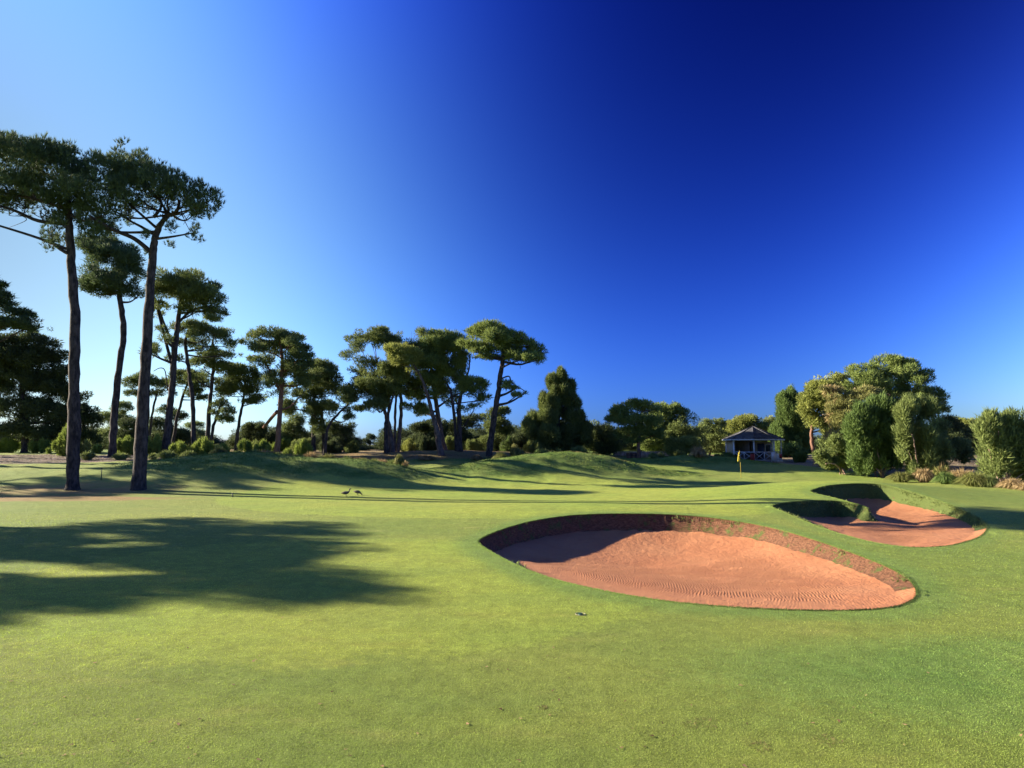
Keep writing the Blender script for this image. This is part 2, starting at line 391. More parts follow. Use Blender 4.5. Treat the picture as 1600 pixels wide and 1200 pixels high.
for O in (O1, O2):
    lo, hi = O.min(0)-1, O.max(0)+1
    cand = np.where((GX > lo[0]) & (GX < hi[0]) & (GY > lo[1]) & (GY < hi[1]))[0]
    ins = inside(GP[cand], O); dd = dist_to(GP[cand], O)
    bad = np.zeros(len(GP), bool); bad[cand[ins | (dd < .12)]] = True
    # also quads that the outline merely crosses
    bq = bad[Q].any(1)
    rem = bq & keep
    keep &= ~bq
    qs = Q[rem]
    vin = {}
    pts = []; back = []
    used = np.unique(qs)
    insd = np.zeros(len(GP), bool); insd[cand[ins]] = True; dall = np.full(len(GP), 9.); dall[cand] = dd
    e = {}
    for q in qs:
        for k in range(4):
            p_, n_ = int(q[k]), int(q[(k+1) % 4]); e[(p_, n_)] = 1
    bed = [(a, b) for a, b in e if (b, a) not in e]
    bv = set(x for t in bed for x in t)
    for v_ in used:
        v_ = int(v_)
        if v_ in bv or (not insd[v_] and dall[v_] > .05):
            vin[v_] = len(pts); pts.append(Vector(GP[v_])); back.append(v_)
    base = len(pts)
    for p in O: pts.append(Vector((p[0], p[1]))); back.append(-1)
    edges = [(vin[a], vin[b]) for a, b in bed] + [(base+k, base+(k+1) % len(O)) for k in range(len(O))]
    vo, eo, fo, ov, oe, of = geometry.delaunay_2d_cdt(pts, edges, [], 0, 1e-5)
    cen = np.array([np.mean([vo[i] for i in f], axis=0) for f in fo])
    loop = []  # outer boundary polygon, ordered
    nxt = {a: b for a, b in bed}; st = bed[0][0]; cur = st
    while True:
        loop.append(GP[cur]); cur = nxt[cur]
        if cur == st: break
    ok = inside(cen, np.array(loop)) & ~inside(cen, O)
    mp = {}
    new = []
    for i, v_ in enumerate(vo):
        src = [back[k] for k in ov[i] if back[k] >= 0]
        if src: mp[i] = src[0]
        else: mp[i] = nv; nv += 1; new.append((v_[0], v_[1], gz(v_[0], v_[1])))
    if new: Vall.append(np.array(new))
    for k, f in enumerate(fo):
        if ok[k] and len(f) == 3:
            faces += [mp[i] for i in f]; cnts.append(3)
Qk = Q[keep]
V = np.vstack(Vall)
allf = np.concatenate([Qk.ravel(), np.array(faces, int)]); allc = np.concatenate([np.full(len(Qk), 4), np.array(cnts, int)])
VX, VY = V[:, 0], V[:, 1]; S_ = VX/np.maximum(VY, 1)
def ell(x, y, cx, cy, rx, ry, soft=.35):
    q = np.hypot((x-cx)/rx, (y-cy)/ry); return 1-smoothstep(1-soft, 1+soft, q)
def zones(x, y):
    n = vnoise(x*.25, y*.25)*1.2
    s = x/np.maximum(y, 1)
    gr = ell(x, y, 2.0, 33.0, 17.0, 11.5, .05)
    gr = np.maximum(gr, ell(x, y, -3.5, 12.5, 6.5, 5.0, .2)*.9)
    ro = np.zeros_like(x)
    for bx, by, a, sx_, sy_, r_ in BUMPS[:5]: ro = np.maximum(ro, ell(x, y, bx, by, sx_*1.75, sy_*1.5, .2))
    for bx, by, a, sx_, sy_, r_ in BUMPS[5:7]: ro = np.maximum(ro, ell(x, y, bx, by, sx_*1.6, sy_*1.3, .2))
    ro = np.maximum(ro, smoothstep(58, 64, y)*(s > -2))
    deep_green = np.maximum(ell(x, y, 6.5, 7.2, 4.2, 1.5, .7), ell(x, y, 14, 14, 7, 6, .9)*.35)  # deeper green patches, one in the right foreground, one beside the bunkers
    for O, k in ((O1, .75), (O2, .6)):
        d = dist_to(np.column_stack([x, y]), O[::3]); deep_green = np.maximum(deep_green, k*(1-smoothstep(.2, 1.3, d)))
    dirt = np.maximum(ell(x, y, -24.5, 30.5, 8, 1.6, .6)*1.0, ell(x, y, -25, 34.5, 7, 3.5, .8)*.72)
    dirt = np.maximum(dirt, ell(x, y, 6.5, 50.5, 3.5, 1.0, .8)*.7)
    dry = np.maximum(ell(x, y, -9, 66, 12, 4.0, .5), ell(x, y, 3, 67, 10, 3.0, .5)*.9)
    dry = np.maximum(dry, ell(x, y, 24, 61.2, 4, 1.2, .6)*.9)
    dry = np.maximum(dry, smoothstep(64, 70, y)*smoothstep(-.62, -.5, s)*smoothstep(.12, .02, s)*.85)
    mul = ell(x, y, -39.5, 50, 14, 5.2, .12)
    # planting bed on the right: beyond a line running from the gazebo down to the right edge of the frame
    ln = (x-29.5)*.84 + (y-55)*.54
    mul = np.maximum(mul, smoothstep(0, .6, ln)*smoothstep(20, 24, x)*smoothstep(24, 27, y)*smoothstep(90, 80, y))
    return {'z_green': gr, 'z_rough': ro, 'z_deep_green': deep_green, 'z_dirt': dirt, 'z_dry': dry, 'z_mulch': mul}
Z = zones(VX, VY)
lawn = mesh_np('lawn', V, allf, allc, M['ground'], smooth=True, tint=Z)
tag(lawn, kind='structure')

# bunker interiors
def bunker(O, H, name, bowl, rise_scale):
    lo, hi = O.min(0), O.max(0); rng = np.random.RandomState(3)
    st = .13; gx, gy = np.meshgrid(np.arange(lo[0], hi[0], st), np.arange(lo[1], hi[1], st)); P = np.column_stack([gx.ravel(), gy.ravel()])
    P += (rng.rand(*P.shape)-.5)*st*.5
    P = P[inside(P, O)]; d = dist_to(P, O); P = P[d > .42]
    # offset rings for a crisp bank
    T = np.roll(O, -1, 0)-np.roll(O, 1, 0); T /= np.linalg.norm(T, axis=1)[:, None]+1e-9; Nn = np.column_stack([T[:, 1], -T[:, 0]])
    if not inside(O[:1]+Nn[:1]*.05, O)[0]: Nn = -Nn
    rings = []
    for off in (.04, .085, .13, .18, .225, .27, .32):
        q = [O + Nn*off]
        for dg in (-80, -55, -30, 30, 55, 80):
            c_, s_ = math.cos(R(dg)), math.sin(R(dg)); q2 = O + np.column_stack([Nn[:, 0]*c_-Nn[:, 1]*s_, Nn[:, 0]*s_+Nn[:, 1]*c_])*off; d2 = dist_to(q2, O); q.append(q2[d2 > off*.955])
        q = np.vstack(q); m_ = inside(q, O); dq = dist_to(q, O); q = q[m_ & (dq > off*.85)]; rings.append(q)
    P = np.vstack([P]+rings)
    pts = [Vector(p) for p in O] + [Vector(p) for p in P]
    vo, eo, fo, ov, oe, of = geometry.delaunay_2d_cdt(pts, [(k, (k+1) % len(O)) for k in range(len(O))], [], 1, 1e-5)
    A = np.array([(v_[0], v_[1]) for v_ in vo])
    W = 1/(((A[:, None, :]-O[None, ::2, :])**2).sum(2)+.01)**1.5; h = (W*H[None, ::2]).sum(1)/W.sum(1)
    W2 = 1/(((A[:, None, :]-O[None, ::2, :])**2).sum(2)+.01); OZ = f_ground(O[::2, 0], O[::2, 1]); rim = (W2*OZ[None]).sum(1)/W2.sum(1)
    near = dist_to(A, O); near[near < .012] = 0
    blend = smoothstep(0, .5, near); z0 = f_ground(A[:, 0], A[:, 1])*(1-blend)+rim*blend
    face_w = .30
    bank = np.clip(near/face_w, 0, 1)**.8
    bw = bowl*(1-np.exp(-(near/2.2)**1.2))
    # low sides: keep the sand close to the rim, deepening inwards
    zz = z0 - h*rise_scale*bank - bw*(.35+.65*np.clip(h*1.4, 0, 1))
    zz += (near > .35)*(.03*vnoise(A[:, 0]*1.1, A[:, 1]*1.1)+.02*vnoise(A[:, 0]*4, A[:, 1]*4))
    zz += ((near > .03) & (near < .33))*.08*(vnoise(A[:, 0]*5, A[:, 1]*5))*np.clip(h, 0, 1)
    V = np.column_stack([A, zz])
    F_ = np.array(fo); cen = A[F_].mean(1); nf = near[F_].mean(1); hf = h[F_].mean(1)
    isb = (near[F_].max(1) < .345) & (hf > .16)
    for nm, sel, mt in (('sand', ~isb, M['sand']), ('bunker_bank', isb, M['bank'])):
        us, inv = np.unique(F_[sel], return_inverse=True)
        o = mesh_np(nm, V[us], inv.ravel(), 3, mt, smooth=True, tint={'rake': np.clip(smoothstep(.8, 1.8, near[us])*smoothstep(1.0, .5, h[us]), 0, 1)*.9+.1,
            'turf': np.full(len(us), .35 if name == 1 else .75)})
        tag(o, kind='structure')
    sel = (near > .02) & (near < .34) & (h > .2); return V[sel]
BANKS = []
BANKS.append(bunker(O1, H1, 1, .66, .47)); BANKS.append(bunker(O2, H2, 2, .55, .62))

# ---------------------------------------------------------------- vegetation
def unit(rng, n):
    v = rng.normal(size=(n, 3)); return v/np.linalg.norm(v, axis=1)[:, None]
def tris(P, A, B, tint):
    """triangles: base P +- B, tip P + A"""
    V = np.empty((len(P), 3, 3)); V[:, 0] = P-B; V[:, 1] = P+B; V[:, 2] = P+A
    return V.reshape(-1, 3), np.repeat(tint, 3)
STYLE = {  # puff radius, flatness, leaf length, leaf half width, leaves per puff, up bias, fill
 'near': dict(pr=.40, fl=1.2, L=.24, w=.0135, n=240, up=1.0, fill=.50, tuft=12),
 'pine': dict(pr=.50, fl=.78, L=.25, w=.038, n=98, up=.55, fill=.68, tuft=0),
 'round': dict(pr=.56, fl=.85, L=.22, w=.048, n=112, up=.3, fill=1.0, tuft=0),
 'upright': dict(pr=.36, fl=1.9, L=.28, w=.034, n=95, up=1.1, fill=.95, tuft=0),
 'spiky': dict(pr=.45, fl=1.5, L=.46, w=.040, n=120, up=1.0, fill=1.1, tuft=0),
 'loose': dict(pr=.50, fl=.75, L=.24, w=.040, n=75, up=.3, fill=.75, tuft=0),
 'shrub': dict(pr=.26, fl=1.7, L=.24, w=.028, n=80, up=1.1, fill=1.2, tuft=0),
}
CULL = {'near': .20, 'pine': .17, 'loose': .22, 'round': .30, 'upright': .22, 'spiky': .3}
def foliage(ells, style, rng, dens=1.0, scale=1.0):
    """ells: list of (centre, radii). Puffs of leaves over and inside each ellipsoid."""
    S = STYLE[style]; pr = S['pr']*scale
    C = []; RR = []; DD = []
    E_ = np.array([e[0] for e in ells]); RD = np.array([e[1] for e in ells])
    for c, r in ells:
        a, b, d = r; area = 4*math.pi*(((a*b)**1.6+(a*d)**1.6+(b*d)**1.6)/3)**(1/1.6)
        pe = min(pr, .62*min(r)+.08)
        n = max(4, int(area/(pe*pe*1.45)*S['fill']*dens))
        u = unit(rng, n); u[:, 2] = np.where((u[:, 2] < -.35) & (rng.rand(n) < .45), -u[:, 2], u[:, 2])
        k = 1.10 - .55*rng.rand(n)**1.5
        ps = np.array(c) + u*(np.array(r)-pe*.6).clip(.05)*k[:, None]
        q = (((ps[:, None]-E_[None])/RD[None])**2).sum(2); deep = (q < .33).sum(1) >= (q.min(1) < .33)
        ok = ~((q.min(1) < .30)) | (rng.rand(n) < .3)
        cl = CULL.get(style, .0)
        if cl:   # open gaps through the crown
            fld = vnoise(ps[:, 0]*.62+11, ps[:, 2]*.85+ps[:, 1]*.3) + vnoise(ps[:, 1]*.7+3, ps[:, 2]*.9+ps[:, 0]*.35+7)
            ok &= fld > -cl
            if ok.sum() < 3: ok[:3] = True
        C.append(ps[ok]); RR.append(pe*(.65+.6*rng.rand(ok.sum()))); DD.append(u[ok])
    C = np.vstack(C); RR = np.concatenate(RR); DD = np.vstack(DD); m = len(C)
    nl = np.maximum(12, (S['n']*(RR/pr)**2/scale**0)).astype(int)
    idx = np.repeat(np.arange(m), nl); n = len(idx)
    ptint = rng.rand(m)
    u = unit(rng, n)
    rad = RR[idx]*(.35+.65*rng.rand(n)**.6)
    P = C[idx] + u*rad[:, None]*np.array([1, 1, S['fl']])
    if S['tuft']:
        # needle sprays: groups of needles share a base point
        t = S['tuft']; base = np.repeat(P[::t], t, 0)[:n]; ub = np.repeat(u[::t], t, 0)[:n]
        P = base; out = ub*.55 + unit(rng, n)*.62 + np.array([0, 0, S['up']])
    else:
        out = u*.6 + unit(rng, n)*.75 + np.array([0, 0, S['up']]) + DD[idx]*.2
    out /= np.linalg.norm(out, axis=1)[:, None]
    L = S['L']*(.65+.7*rng.rand(n)); L = L*np.where(rng.rand(n) < (.12 if style in ('pine', 'loose', 'upright') else 0), 1.7, 1); sd_ = np.cross(out, unit(rng, n)); sd_ /= np.linalg.norm(sd_, axis=1)[:, None]+1e-9
    tint = np.clip(.65*ptint[idx]+.35*rng.rand(n), 0, 1)
    return tris(P, out*L[:, None], sd_*(S['w']*(.7+.6*rng.rand(n)))[:, None], tint)
def crown_mesh(name, ells, style, mat, parent, rng, dens=1.0, scale=1.0):
    V, t = foliage(ells, style, rng, dens, scale)
    return mesh_np(name, V, np.arange(len(V)), 3, mat, parent, tint=t)
def wob(P, rng, a=.05):
    out = []
    for i, p in enumerate(P): out.append(np.array(p)+(rng.normal(size=3)*a if 0 < i < len(P)-1 else 0))
    return out
STYLE['column'] = dict(STYLE['upright'], fill=1.1)
REP = []
def tree(name, label, cat, D, trunks, blobs, style='pine', leaf='pine', bark='bark', group=None, dens=1.0, scale=1.0,
         depth=1.0, extra=None, plume=False, pw=1.0, pn=5, limbs=2, seed=None, deep=False, wide=None, basev=None):
    rng = np.random.RandomState(seed if seed is not None else abs(hash_(label)) % 100000)
    ms = D/F
    ells = []; sat = []
    us = [b[0] for b in blobs]; uc = (min(b[0]-b[2] for b in blobs)+max(b[0]+b[2] for b in blobs))/2
    W = (max(b[0]+b[2] for b in blobs)-min(b[0]-b[2] for b in blobs))/2
    if plume:
        nb = []
        for b in blobs:
            for _ in range(pn):
                f = rng.uniform(.42, .68)*pw; nb.append((b[0]+rng.uniform(-.75, .75)*b[2], b[1]+rng.uniform(-.45, .3)*b[3], b[2]*f, b[3]*rng.uniform(.55, 1.05), rng.uniform(-.9, .9)*b[2]*ms))
        blobs = nb
    for b in blobs:
        dd = b[4] if len(b) > 4 else (rng.rand()-.5)*.5*b[2]*ms
        c = at(b[0], b[1], D+dd)
        r = (b[2]*ms, max(b[2], b[3])*ms*.95*depth, b[3]*ms)
        ells.append((c, r))
        if not plume and style != 'near' and len(blobs) > 3 and rng.rand() < .8:   # small outlying clump: ragged outline
            v3 = unit(rng, 1)[0]; v3[2] = v3[2]*.8; q3 = rng.uniform(.28, .48); sat.append((c+v3*np.array(r)*rng.uniform(.95, 1.2), (r[0]*q3, r[0]*q3, r[2]*q3*1.1)))
        if deep and (style != 'pine' or rng.rand() < .6):
            ext = math.sqrt(max(W*W-(b[0]-uc)**2, 0))*ms
            for sgn in (-1, 1):
                o_ = sgn*ext*(.35+.3*rng.rand())
                c2 = c*np.array([(D+o_)/D, 1, 1])+np.array([rng.normal()*.15, o_, -rng.rand()*.5-(.5 if sgn < 0 else 0)]); ells.append((c2, tuple(x*.78 for x in r)))
    # bases
    TB = MB()
    t0 = trunks[0] if trunks else None
    if t0:
        bp = at(t0[0][0], t0[0][1], D); base = np.array([bp[0], D, gz(bp[0], D)]); REP.append((label[:40], round(t0[0][1]), round(pix(base)[1])))
    else:
        u0 = uc; bp = at(u0, 700, D); base = np.array([bp[0], D, gz(bp[0], D)])
    root = empty(name, tuple(base)); tag(root, label, cat, group)
    par = root
    tips = []
    for T in trunks:
        pts = []
        for k, q in enumerate(T):
            dd = q[3] if len(q) > 3 else 0
            p = at(q[0], q[1], D+dd)
            if k == 0: p[2] = gz(p[0], D+dd) - .15
            pts.append(p)
        C = catmull([tuple(p) for p in pts], 6, False); rad = np.interp(np.arange(len(C)), np.arange(len(T))*6, [q[2]*ms/2*.86 for q in T])
        rad = rad*(1+.05*rng.normal(size=len(rad))); rad[0] *= 1.3; rad[1] *= 1.06
        jj = rng.normal(size=C.shape)*.025; jj[0] = 0
        TB.tube(list(C+jj*min(1, ms*18)), rad, 10); tips.append((C, rad))
    if tips and limbs:
        for ei, (c, r) in enumerate(ells):
            if (deep and ei % 3) or rng.rand() < .3: continue
            C, rad = min(tips, key=lambda t: np.abs(t[0][-1]-c).sum())
            low = c - np.array([0, 0, r[2]*.2])
            k = int(len(C)*(.55+.35*rng.rand())); k = min(k, len(C)-1)
            cand = np.where(C[:, 2] < c[2]-.1)[0]
            if len(cand): k = cand[-1] if np.linalg.norm(C[cand[-1]]-c) < 3*max(r)+2 else k; k = max(0, k-rng.randint(0, 3))
            s = C[k]; mid = s*.5+low*.5+np.array([0, 0, -.12*np.linalg.norm(low-s)*rng.rand()])+rng.normal(size=3)*.15
            r0 = min(rad[k]*.55, .16); pl = catmull([tuple(s), tuple(mid), tuple(low)], 4, False)
            TB.tube(list(pl), np.linspace(r0, r0*.35, len(pl)), 6)
            for _ in range(limbs):
                e2 = low + unit(rng, 1)[0]*np.array(r)*.8
                s2 = pl[rng.randint(3, len(pl))]; m2 = (s2+e2)/2+rng.normal(size=3)*.12
                TB.tube([s2, m2, e2], [r0*.4, r0*.28, r0*.12], 5)
    if extra: extra(TB, rng)
    if TB.c:
        t = TB.build('trunk', M[bark], None, smooth=True); t.parent = root; t.matrix_parent_inverse = root.matrix_basis.inverted() if False else t.matrix_parent_inverse
        t.location = tuple(-base)
    V, tt = foliage(ells+sat, style, rng, dens, scale)
    c = mesh_np('crown', V-base, np.arange(len(V)), 3, M[leaf], root, tint=tt)
    return root
def hash_(s):
    h = 7
    for ch in s: h = (h*131+ord(ch)) % 1000003
    return h
def branch(T, pts, D, w0, w1=.3):
    P = catmull([tuple(at(p[0], p[1], D+(p[2] if len(p) > 2 else 0))) for p in pts], 5, False)
    T.tube(list(P), np.linspace(w0, w1, len(P))*D/F/2, 6)

PN = 'tall pines on the left of the green'
# --- the two near pines and those behind them
def ex1(T, rng):
    D = 35
    branch(T, [(112, 392), (60, 372), (0, 353), (-60, 335)], D, 5, 2.5); branch(T, [(108, 350), (60, 345), (20, 328), (-40, 310)], D, 7, 3)
    branch(T, [(105, 328), (60, 312), (15, 303, 1), (-50, 290, 2)], D, 6, 3); branch(T, [(110, 335), (135, 345, -1), (165, 335, -2)], D, 4, 2)
    for _ in range(26):
        u, v = rng.uniform(-20, 100), rng.uniform(300, 345); branch(T, [(u, v-8, 0), (u+rng.uniform(-15, 15), v+rng.uniform(-4, 8), rng.normal()), (u+rng.uniform(-30, 30), v+rng.uniform(-8, 14), rng.normal()*2)], D, 1.6, .6)
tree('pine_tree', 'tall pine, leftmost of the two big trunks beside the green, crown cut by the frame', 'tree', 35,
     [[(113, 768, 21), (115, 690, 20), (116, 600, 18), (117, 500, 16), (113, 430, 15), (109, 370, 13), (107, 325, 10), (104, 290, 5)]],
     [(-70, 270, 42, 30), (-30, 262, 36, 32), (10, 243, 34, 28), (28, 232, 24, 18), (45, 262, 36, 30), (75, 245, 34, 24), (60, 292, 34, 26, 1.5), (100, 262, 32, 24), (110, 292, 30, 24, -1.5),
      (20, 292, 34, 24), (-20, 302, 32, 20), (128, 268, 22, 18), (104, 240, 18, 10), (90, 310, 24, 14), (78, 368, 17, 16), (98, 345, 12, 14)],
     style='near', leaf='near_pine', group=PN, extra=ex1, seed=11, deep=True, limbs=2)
def ex2(T, rng):
    D = 35
    branch(T, [(236, 394), (210, 373), (180, 360, -1), (140, 338, -2)], D, 8, 4); branch(T, [(243, 368), (222, 355), (205, 346), (180, 330)], D, 5, 2.5)
    branch(T, [(249, 352), (262, 338), (276, 330), (281, 312)], D, 8, 4); branch(T, [(282, 322), (286, 338), (292, 352), (298, 362)], D, 1.6, .8); branch(T, [(240, 340), (252, 322), (246, 300)], D, 5, 3)
    for _ in range(40):
        u, v = rng.uniform(190, 300), rng.uniform(305, 345); branch(T, [(u, v-8), (u+rng.uniform(-10, 10), v, rng.normal()), (u+rng.uniform(-22, 22), v+rng.uniform(-6, 12), rng.normal()*2)], D, 1.5, .5)
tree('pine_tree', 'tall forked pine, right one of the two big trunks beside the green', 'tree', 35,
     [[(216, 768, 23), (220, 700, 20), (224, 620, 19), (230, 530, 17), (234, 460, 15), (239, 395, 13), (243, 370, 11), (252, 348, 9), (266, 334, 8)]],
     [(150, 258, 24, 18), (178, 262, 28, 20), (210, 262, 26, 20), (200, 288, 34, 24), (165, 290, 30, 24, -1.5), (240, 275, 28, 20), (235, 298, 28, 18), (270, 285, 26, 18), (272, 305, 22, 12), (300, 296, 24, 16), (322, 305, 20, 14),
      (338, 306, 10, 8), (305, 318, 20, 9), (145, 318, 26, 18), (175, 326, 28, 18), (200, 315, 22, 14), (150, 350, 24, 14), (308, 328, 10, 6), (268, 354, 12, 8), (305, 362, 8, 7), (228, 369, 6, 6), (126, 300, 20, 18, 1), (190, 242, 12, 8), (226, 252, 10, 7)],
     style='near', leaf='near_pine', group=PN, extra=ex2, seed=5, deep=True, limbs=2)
tree('pine_tree', 'slender curved pine between and behind the two big pine trunks', 'tree', 52,
     [[(176, 712, 13), (178, 660, 12), (183, 600, 11), (191, 540, 10), (193, 505, 10), (187, 465, 9), (186, 420, 7), (178, 385, 5), (172, 362, 3)]],
     [(172, 385, 22, 14), (148, 400, 20, 16), (195, 400, 26, 18), (165, 425, 30, 20), (200, 428, 26, 20), (140, 440, 18, 14), (155, 455, 22, 10), (205, 452, 18, 14), (215, 462, 10, 8), (180, 450, 20, 12), (140, 378, 18, 12)],
     style='pine', leaf='near_pine', group=PN, seed=3, deep=True)
def ex4(T, rng):
    D = 55; branch(T, [(270, 575), (262, 545), (248, 490), (240, 460)], D, 6, 3); branch(T, [(272, 540), (258, 510), (246, 475)], D, 5, 3); branch(T, [(278, 505), (300, 485), (330, 478)], D, 5, 2)
    branch(T, [(262, 610), (258, 580), (250, 575), (240, 580)], D, 2, 1)
tree('pine_tree', 'broad crowned pine right behind the forked pine, second behind it', 'tree', 55,
     [[(260, 700, 14), (263, 660, 12), (268, 610, 11), (272, 560, 10), (276, 520, 9), (280, 490, 7), (284, 450, 4)]],
     [(255, 432, 22, 14), (280, 436, 24, 14), (300, 430, 20, 12), (320, 446, 24, 16), (262, 452, 30, 18), (295, 458, 30, 18), (335, 470, 18, 15), (340, 488, 14, 8), (250, 480, 16, 10), (305, 482, 26, 12), (322, 460, 22, 14), (240, 540, 14, 14), (256, 520, 12, 10)],
     leaf='pine', group=PN, extra=ex4, seed=8, deep=True, style='pine')
tree('pine_tree', 'thin pine with dark middle crown right of the broad crowned pine', 'tree', 62,
     [[(303, 688, 9), (302, 650, 8), (298, 600, 7), (292, 560, 6), (290, 530, 5), (300, 510, 3)]],
     [(300, 512, 30, 10), (325, 525, 32, 12), (345, 518, 18, 8), (290, 535, 22, 10), (350, 540, 20, 10), (318, 545, 22, 8), (362, 552, 14, 8), (272, 560, 14, 8)], leaf='pine', group=PN, seed=9, style='pine', dens=.8)
tree('pine_tree', 'thin pine with a tattered crown against the bright sky', 'tree', 66,
     [[(324, 684, 8), (327, 640, 7), (331, 600, 6), (334, 560, 5), (332, 530, 3)]],
     [(318, 570, 22, 12), (345, 575, 22, 14), (330, 590, 26, 10), (355, 600, 16, 10), (305, 588, 16, 8), (340, 555, 22, 8)], leaf='pine', group=PN, seed=12, style='loose', dens=1.1)
tree('pine_tree', 'short leaning pine with a small low crown against the sky', 'tree', 66,
     [[(328, 690, 6), (334, 665, 5), (341, 645, 4), (346, 630, 3)]],
     [(345, 632, 14, 9), (358, 642, 13, 7), (340, 620, 12, 6), (352, 655, 14, 6), (335, 645, 8, 5)], leaf='pine', group=PN, seed=13, style='pine')
tree('pine_tree', 'twin stemmed small pine glimpsed behind the forked trunk', 'tree', 75,
     [[(228, 690, 6), (231, 650, 5), (233, 610, 4)], [(231, 690, 5), (238, 650, 4), (244, 615, 3)]],
     [(205, 598, 14, 9), (225, 592, 18, 10), (250, 600, 18, 10), (240, 615, 14, 7), (208, 615, 12, 6), (262, 615, 12, 8), (262, 640, 12, 8)], leaf='pine', group=PN, seed=14, style='loose', dens=1.2)
tree('pine_tree', 'slanting small pine with a dark crown behind the broad crowned pine', 'tree', 70,
     [[(269, 690, 6), (276, 655, 5), (286, 620, 4), (292, 600, 3)]],
     [(290, 590, 24, 12), (310, 600, 18, 12), (278, 600, 16, 10), (300, 612, 18, 8), (312, 585, 12, 8), (318, 622, 10, 5)], leaf='pine', group=PN, seed=15)
tree('pine_tree', 'thin slanting pine with a dark drooping crown at the gap', 'tree', 68,
     [[(368, 700, 7), (373, 665, 5), (379, 630, 4), (382, 605, 3)]],
     [(378, 585, 26, 14), (355, 595, 18, 14), (398, 600, 16, 16), (372, 610, 28, 10), (350, 612, 14, 10), (405, 622, 12, 8), (365, 575, 20, 8), (388, 628, 16, 6)], leaf='pine', group=PN, seed=16)
def ex10(T, rng):
    D = 64; branch(T, [(436, 610), (425, 585), (410, 562), (395, 555)], D, 4, 2); branch(T, [(412, 668, 2), (425, 652, 1), (433, 643)], D, 5, 6)
    branch(T, [(441, 640), (455, 634), (470, 618)], D, 3, 2); branch(T, [(440, 590), (452, 572), (470, 560)], D, 4, 2)
tree('pine_tree', 'pine with a reddish trunk and a stub branch left of the grove gap', 'tree', 64,
     [[(433, 700, 10), (436, 660, 9), (439, 620, 8), (441, 585, 7), (440, 550, 5), (436, 530, 3)]],
     [(395, 522, 18, 9), (425, 520, 24, 9), (450, 530, 22, 12), (400, 538, 22, 10), (430, 545, 32, 14), (465, 548, 22, 14), (478, 562, 12, 10), (455, 572, 24, 12), (412, 565, 18, 10), (470, 590, 16, 10), (430, 590, 22, 10), (428, 618, 12, 8)],
     leaf='pine', bark='red_bark', group=PN, extra=ex10, seed=17, deep=True)
tree('pine_tree', 'dark bushy pine just left of the gap in the grove', 'tree', 70,
     [[(490, 702, 8), (490, 665, 7), (491, 620, 6), (497, 580, 4)], [(507, 702, 8), (505, 670, 7), (502, 640, 5)]],
     [(500, 575, 26, 12), (518, 592, 18, 18), (485, 588, 24, 16), (508, 610, 26, 18), (525, 618, 14, 12), (480, 615, 20, 14), (455, 610, 16, 14), (490, 638, 22, 12), (512, 640, 18, 14), (450, 635, 14, 12), (500, 660, 16, 10)],
     leaf='pine', group=PN, seed=18, deep=True)
tree('pine_tree', 'low spreading pine with a dark drooping limb into the grove gap', 'tree', 66,
     [[(507, 703, 7), (512, 670, 5), (530, 645, 4), (545, 632, 3)]],
     [(530, 625, 22, 10), (548, 638, 14, 10), (538, 612, 14, 8), (518, 632, 16, 10), (545, 652, 10, 5)], leaf='pine', group=PN, seed=19)

CN = 'pines in the grove behind the mounds'
tree('pine_tree', 'pine with pale stems and a high crown at the left end of the grove', 'tree', 68,
     [[(614, 703, 10), (609, 670, 8), (602, 645, 7), (597, 625, 6), (594, 590, 4)], [(608, 650, 5), (607, 620, 4), (604, 590, 3)]],
     [(585, 522, 26, 10), (560, 535, 24, 14), (600, 535, 26, 16), (550, 555, 20, 14), (578, 558, 30, 18), (605, 570, 22, 20), (555, 580, 18, 12), (575, 595, 28, 18), (560, 610, 26, 14), (590, 625, 24, 14), (548, 625, 14, 8), (568, 640, 14, 6), (610, 610, 20, 16)],
     leaf='pine', bark='bark_far', group=CN, seed=21, deep=True)
tree('pine_tree', 'short dark pine stem standing left of the pale stems', 'tree', 66,
     [[(603, 703, 8), (603, 670, 8), (604, 655, 6), (611, 630, 4), (618, 605, 3)]],
     [(615, 600, 18, 12), (628, 590, 16, 12), (622, 612, 14, 8)], leaf='pine', group=CN, seed=22)
tree('pine_tree', 'straight pale stemmed pine with a domed top in the grove', 'tree', 69,
     [[(621, 702, 8), (625, 670, 7), (627, 630, 6), (624, 600, 5), (622, 570, 3)], [(617, 702, 6), (617, 660, 5), (619, 615, 4)]],
     [(648, 522, 26, 10), (630, 540, 24, 16), (660, 542, 26, 18), (640, 565, 28, 18), (618, 560, 16, 14), (655, 590, 20, 14), (625, 590, 22, 14)], leaf='pine', bark='bark_far', group=CN, seed=23, deep=True)
tree('pine_tree', 'slanting pine with a yellowish crown in the middle of the grove', 'tree', 64,
     [[(690, 705, 12), (683, 675, 10), (674, 640, 7), (662, 600, 5), (650, 575, 4), (636, 555, 3)]],
     [(622, 546, 22, 10), (610, 556, 12, 12), (642, 556, 18, 14), (626, 566, 20, 12), (648, 580, 14, 10)], leaf='olive', bark='bark_far', group=CN, seed=24)
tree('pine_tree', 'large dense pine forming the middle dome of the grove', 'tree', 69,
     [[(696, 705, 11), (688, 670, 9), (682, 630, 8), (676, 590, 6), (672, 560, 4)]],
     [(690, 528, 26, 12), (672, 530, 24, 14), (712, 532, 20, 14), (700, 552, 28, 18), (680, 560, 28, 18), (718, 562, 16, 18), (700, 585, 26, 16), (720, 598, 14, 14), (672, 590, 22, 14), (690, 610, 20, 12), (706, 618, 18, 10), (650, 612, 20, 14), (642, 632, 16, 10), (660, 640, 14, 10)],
     leaf='pine_bright', bark='bark_far', group=CN, seed=25, deep=True)
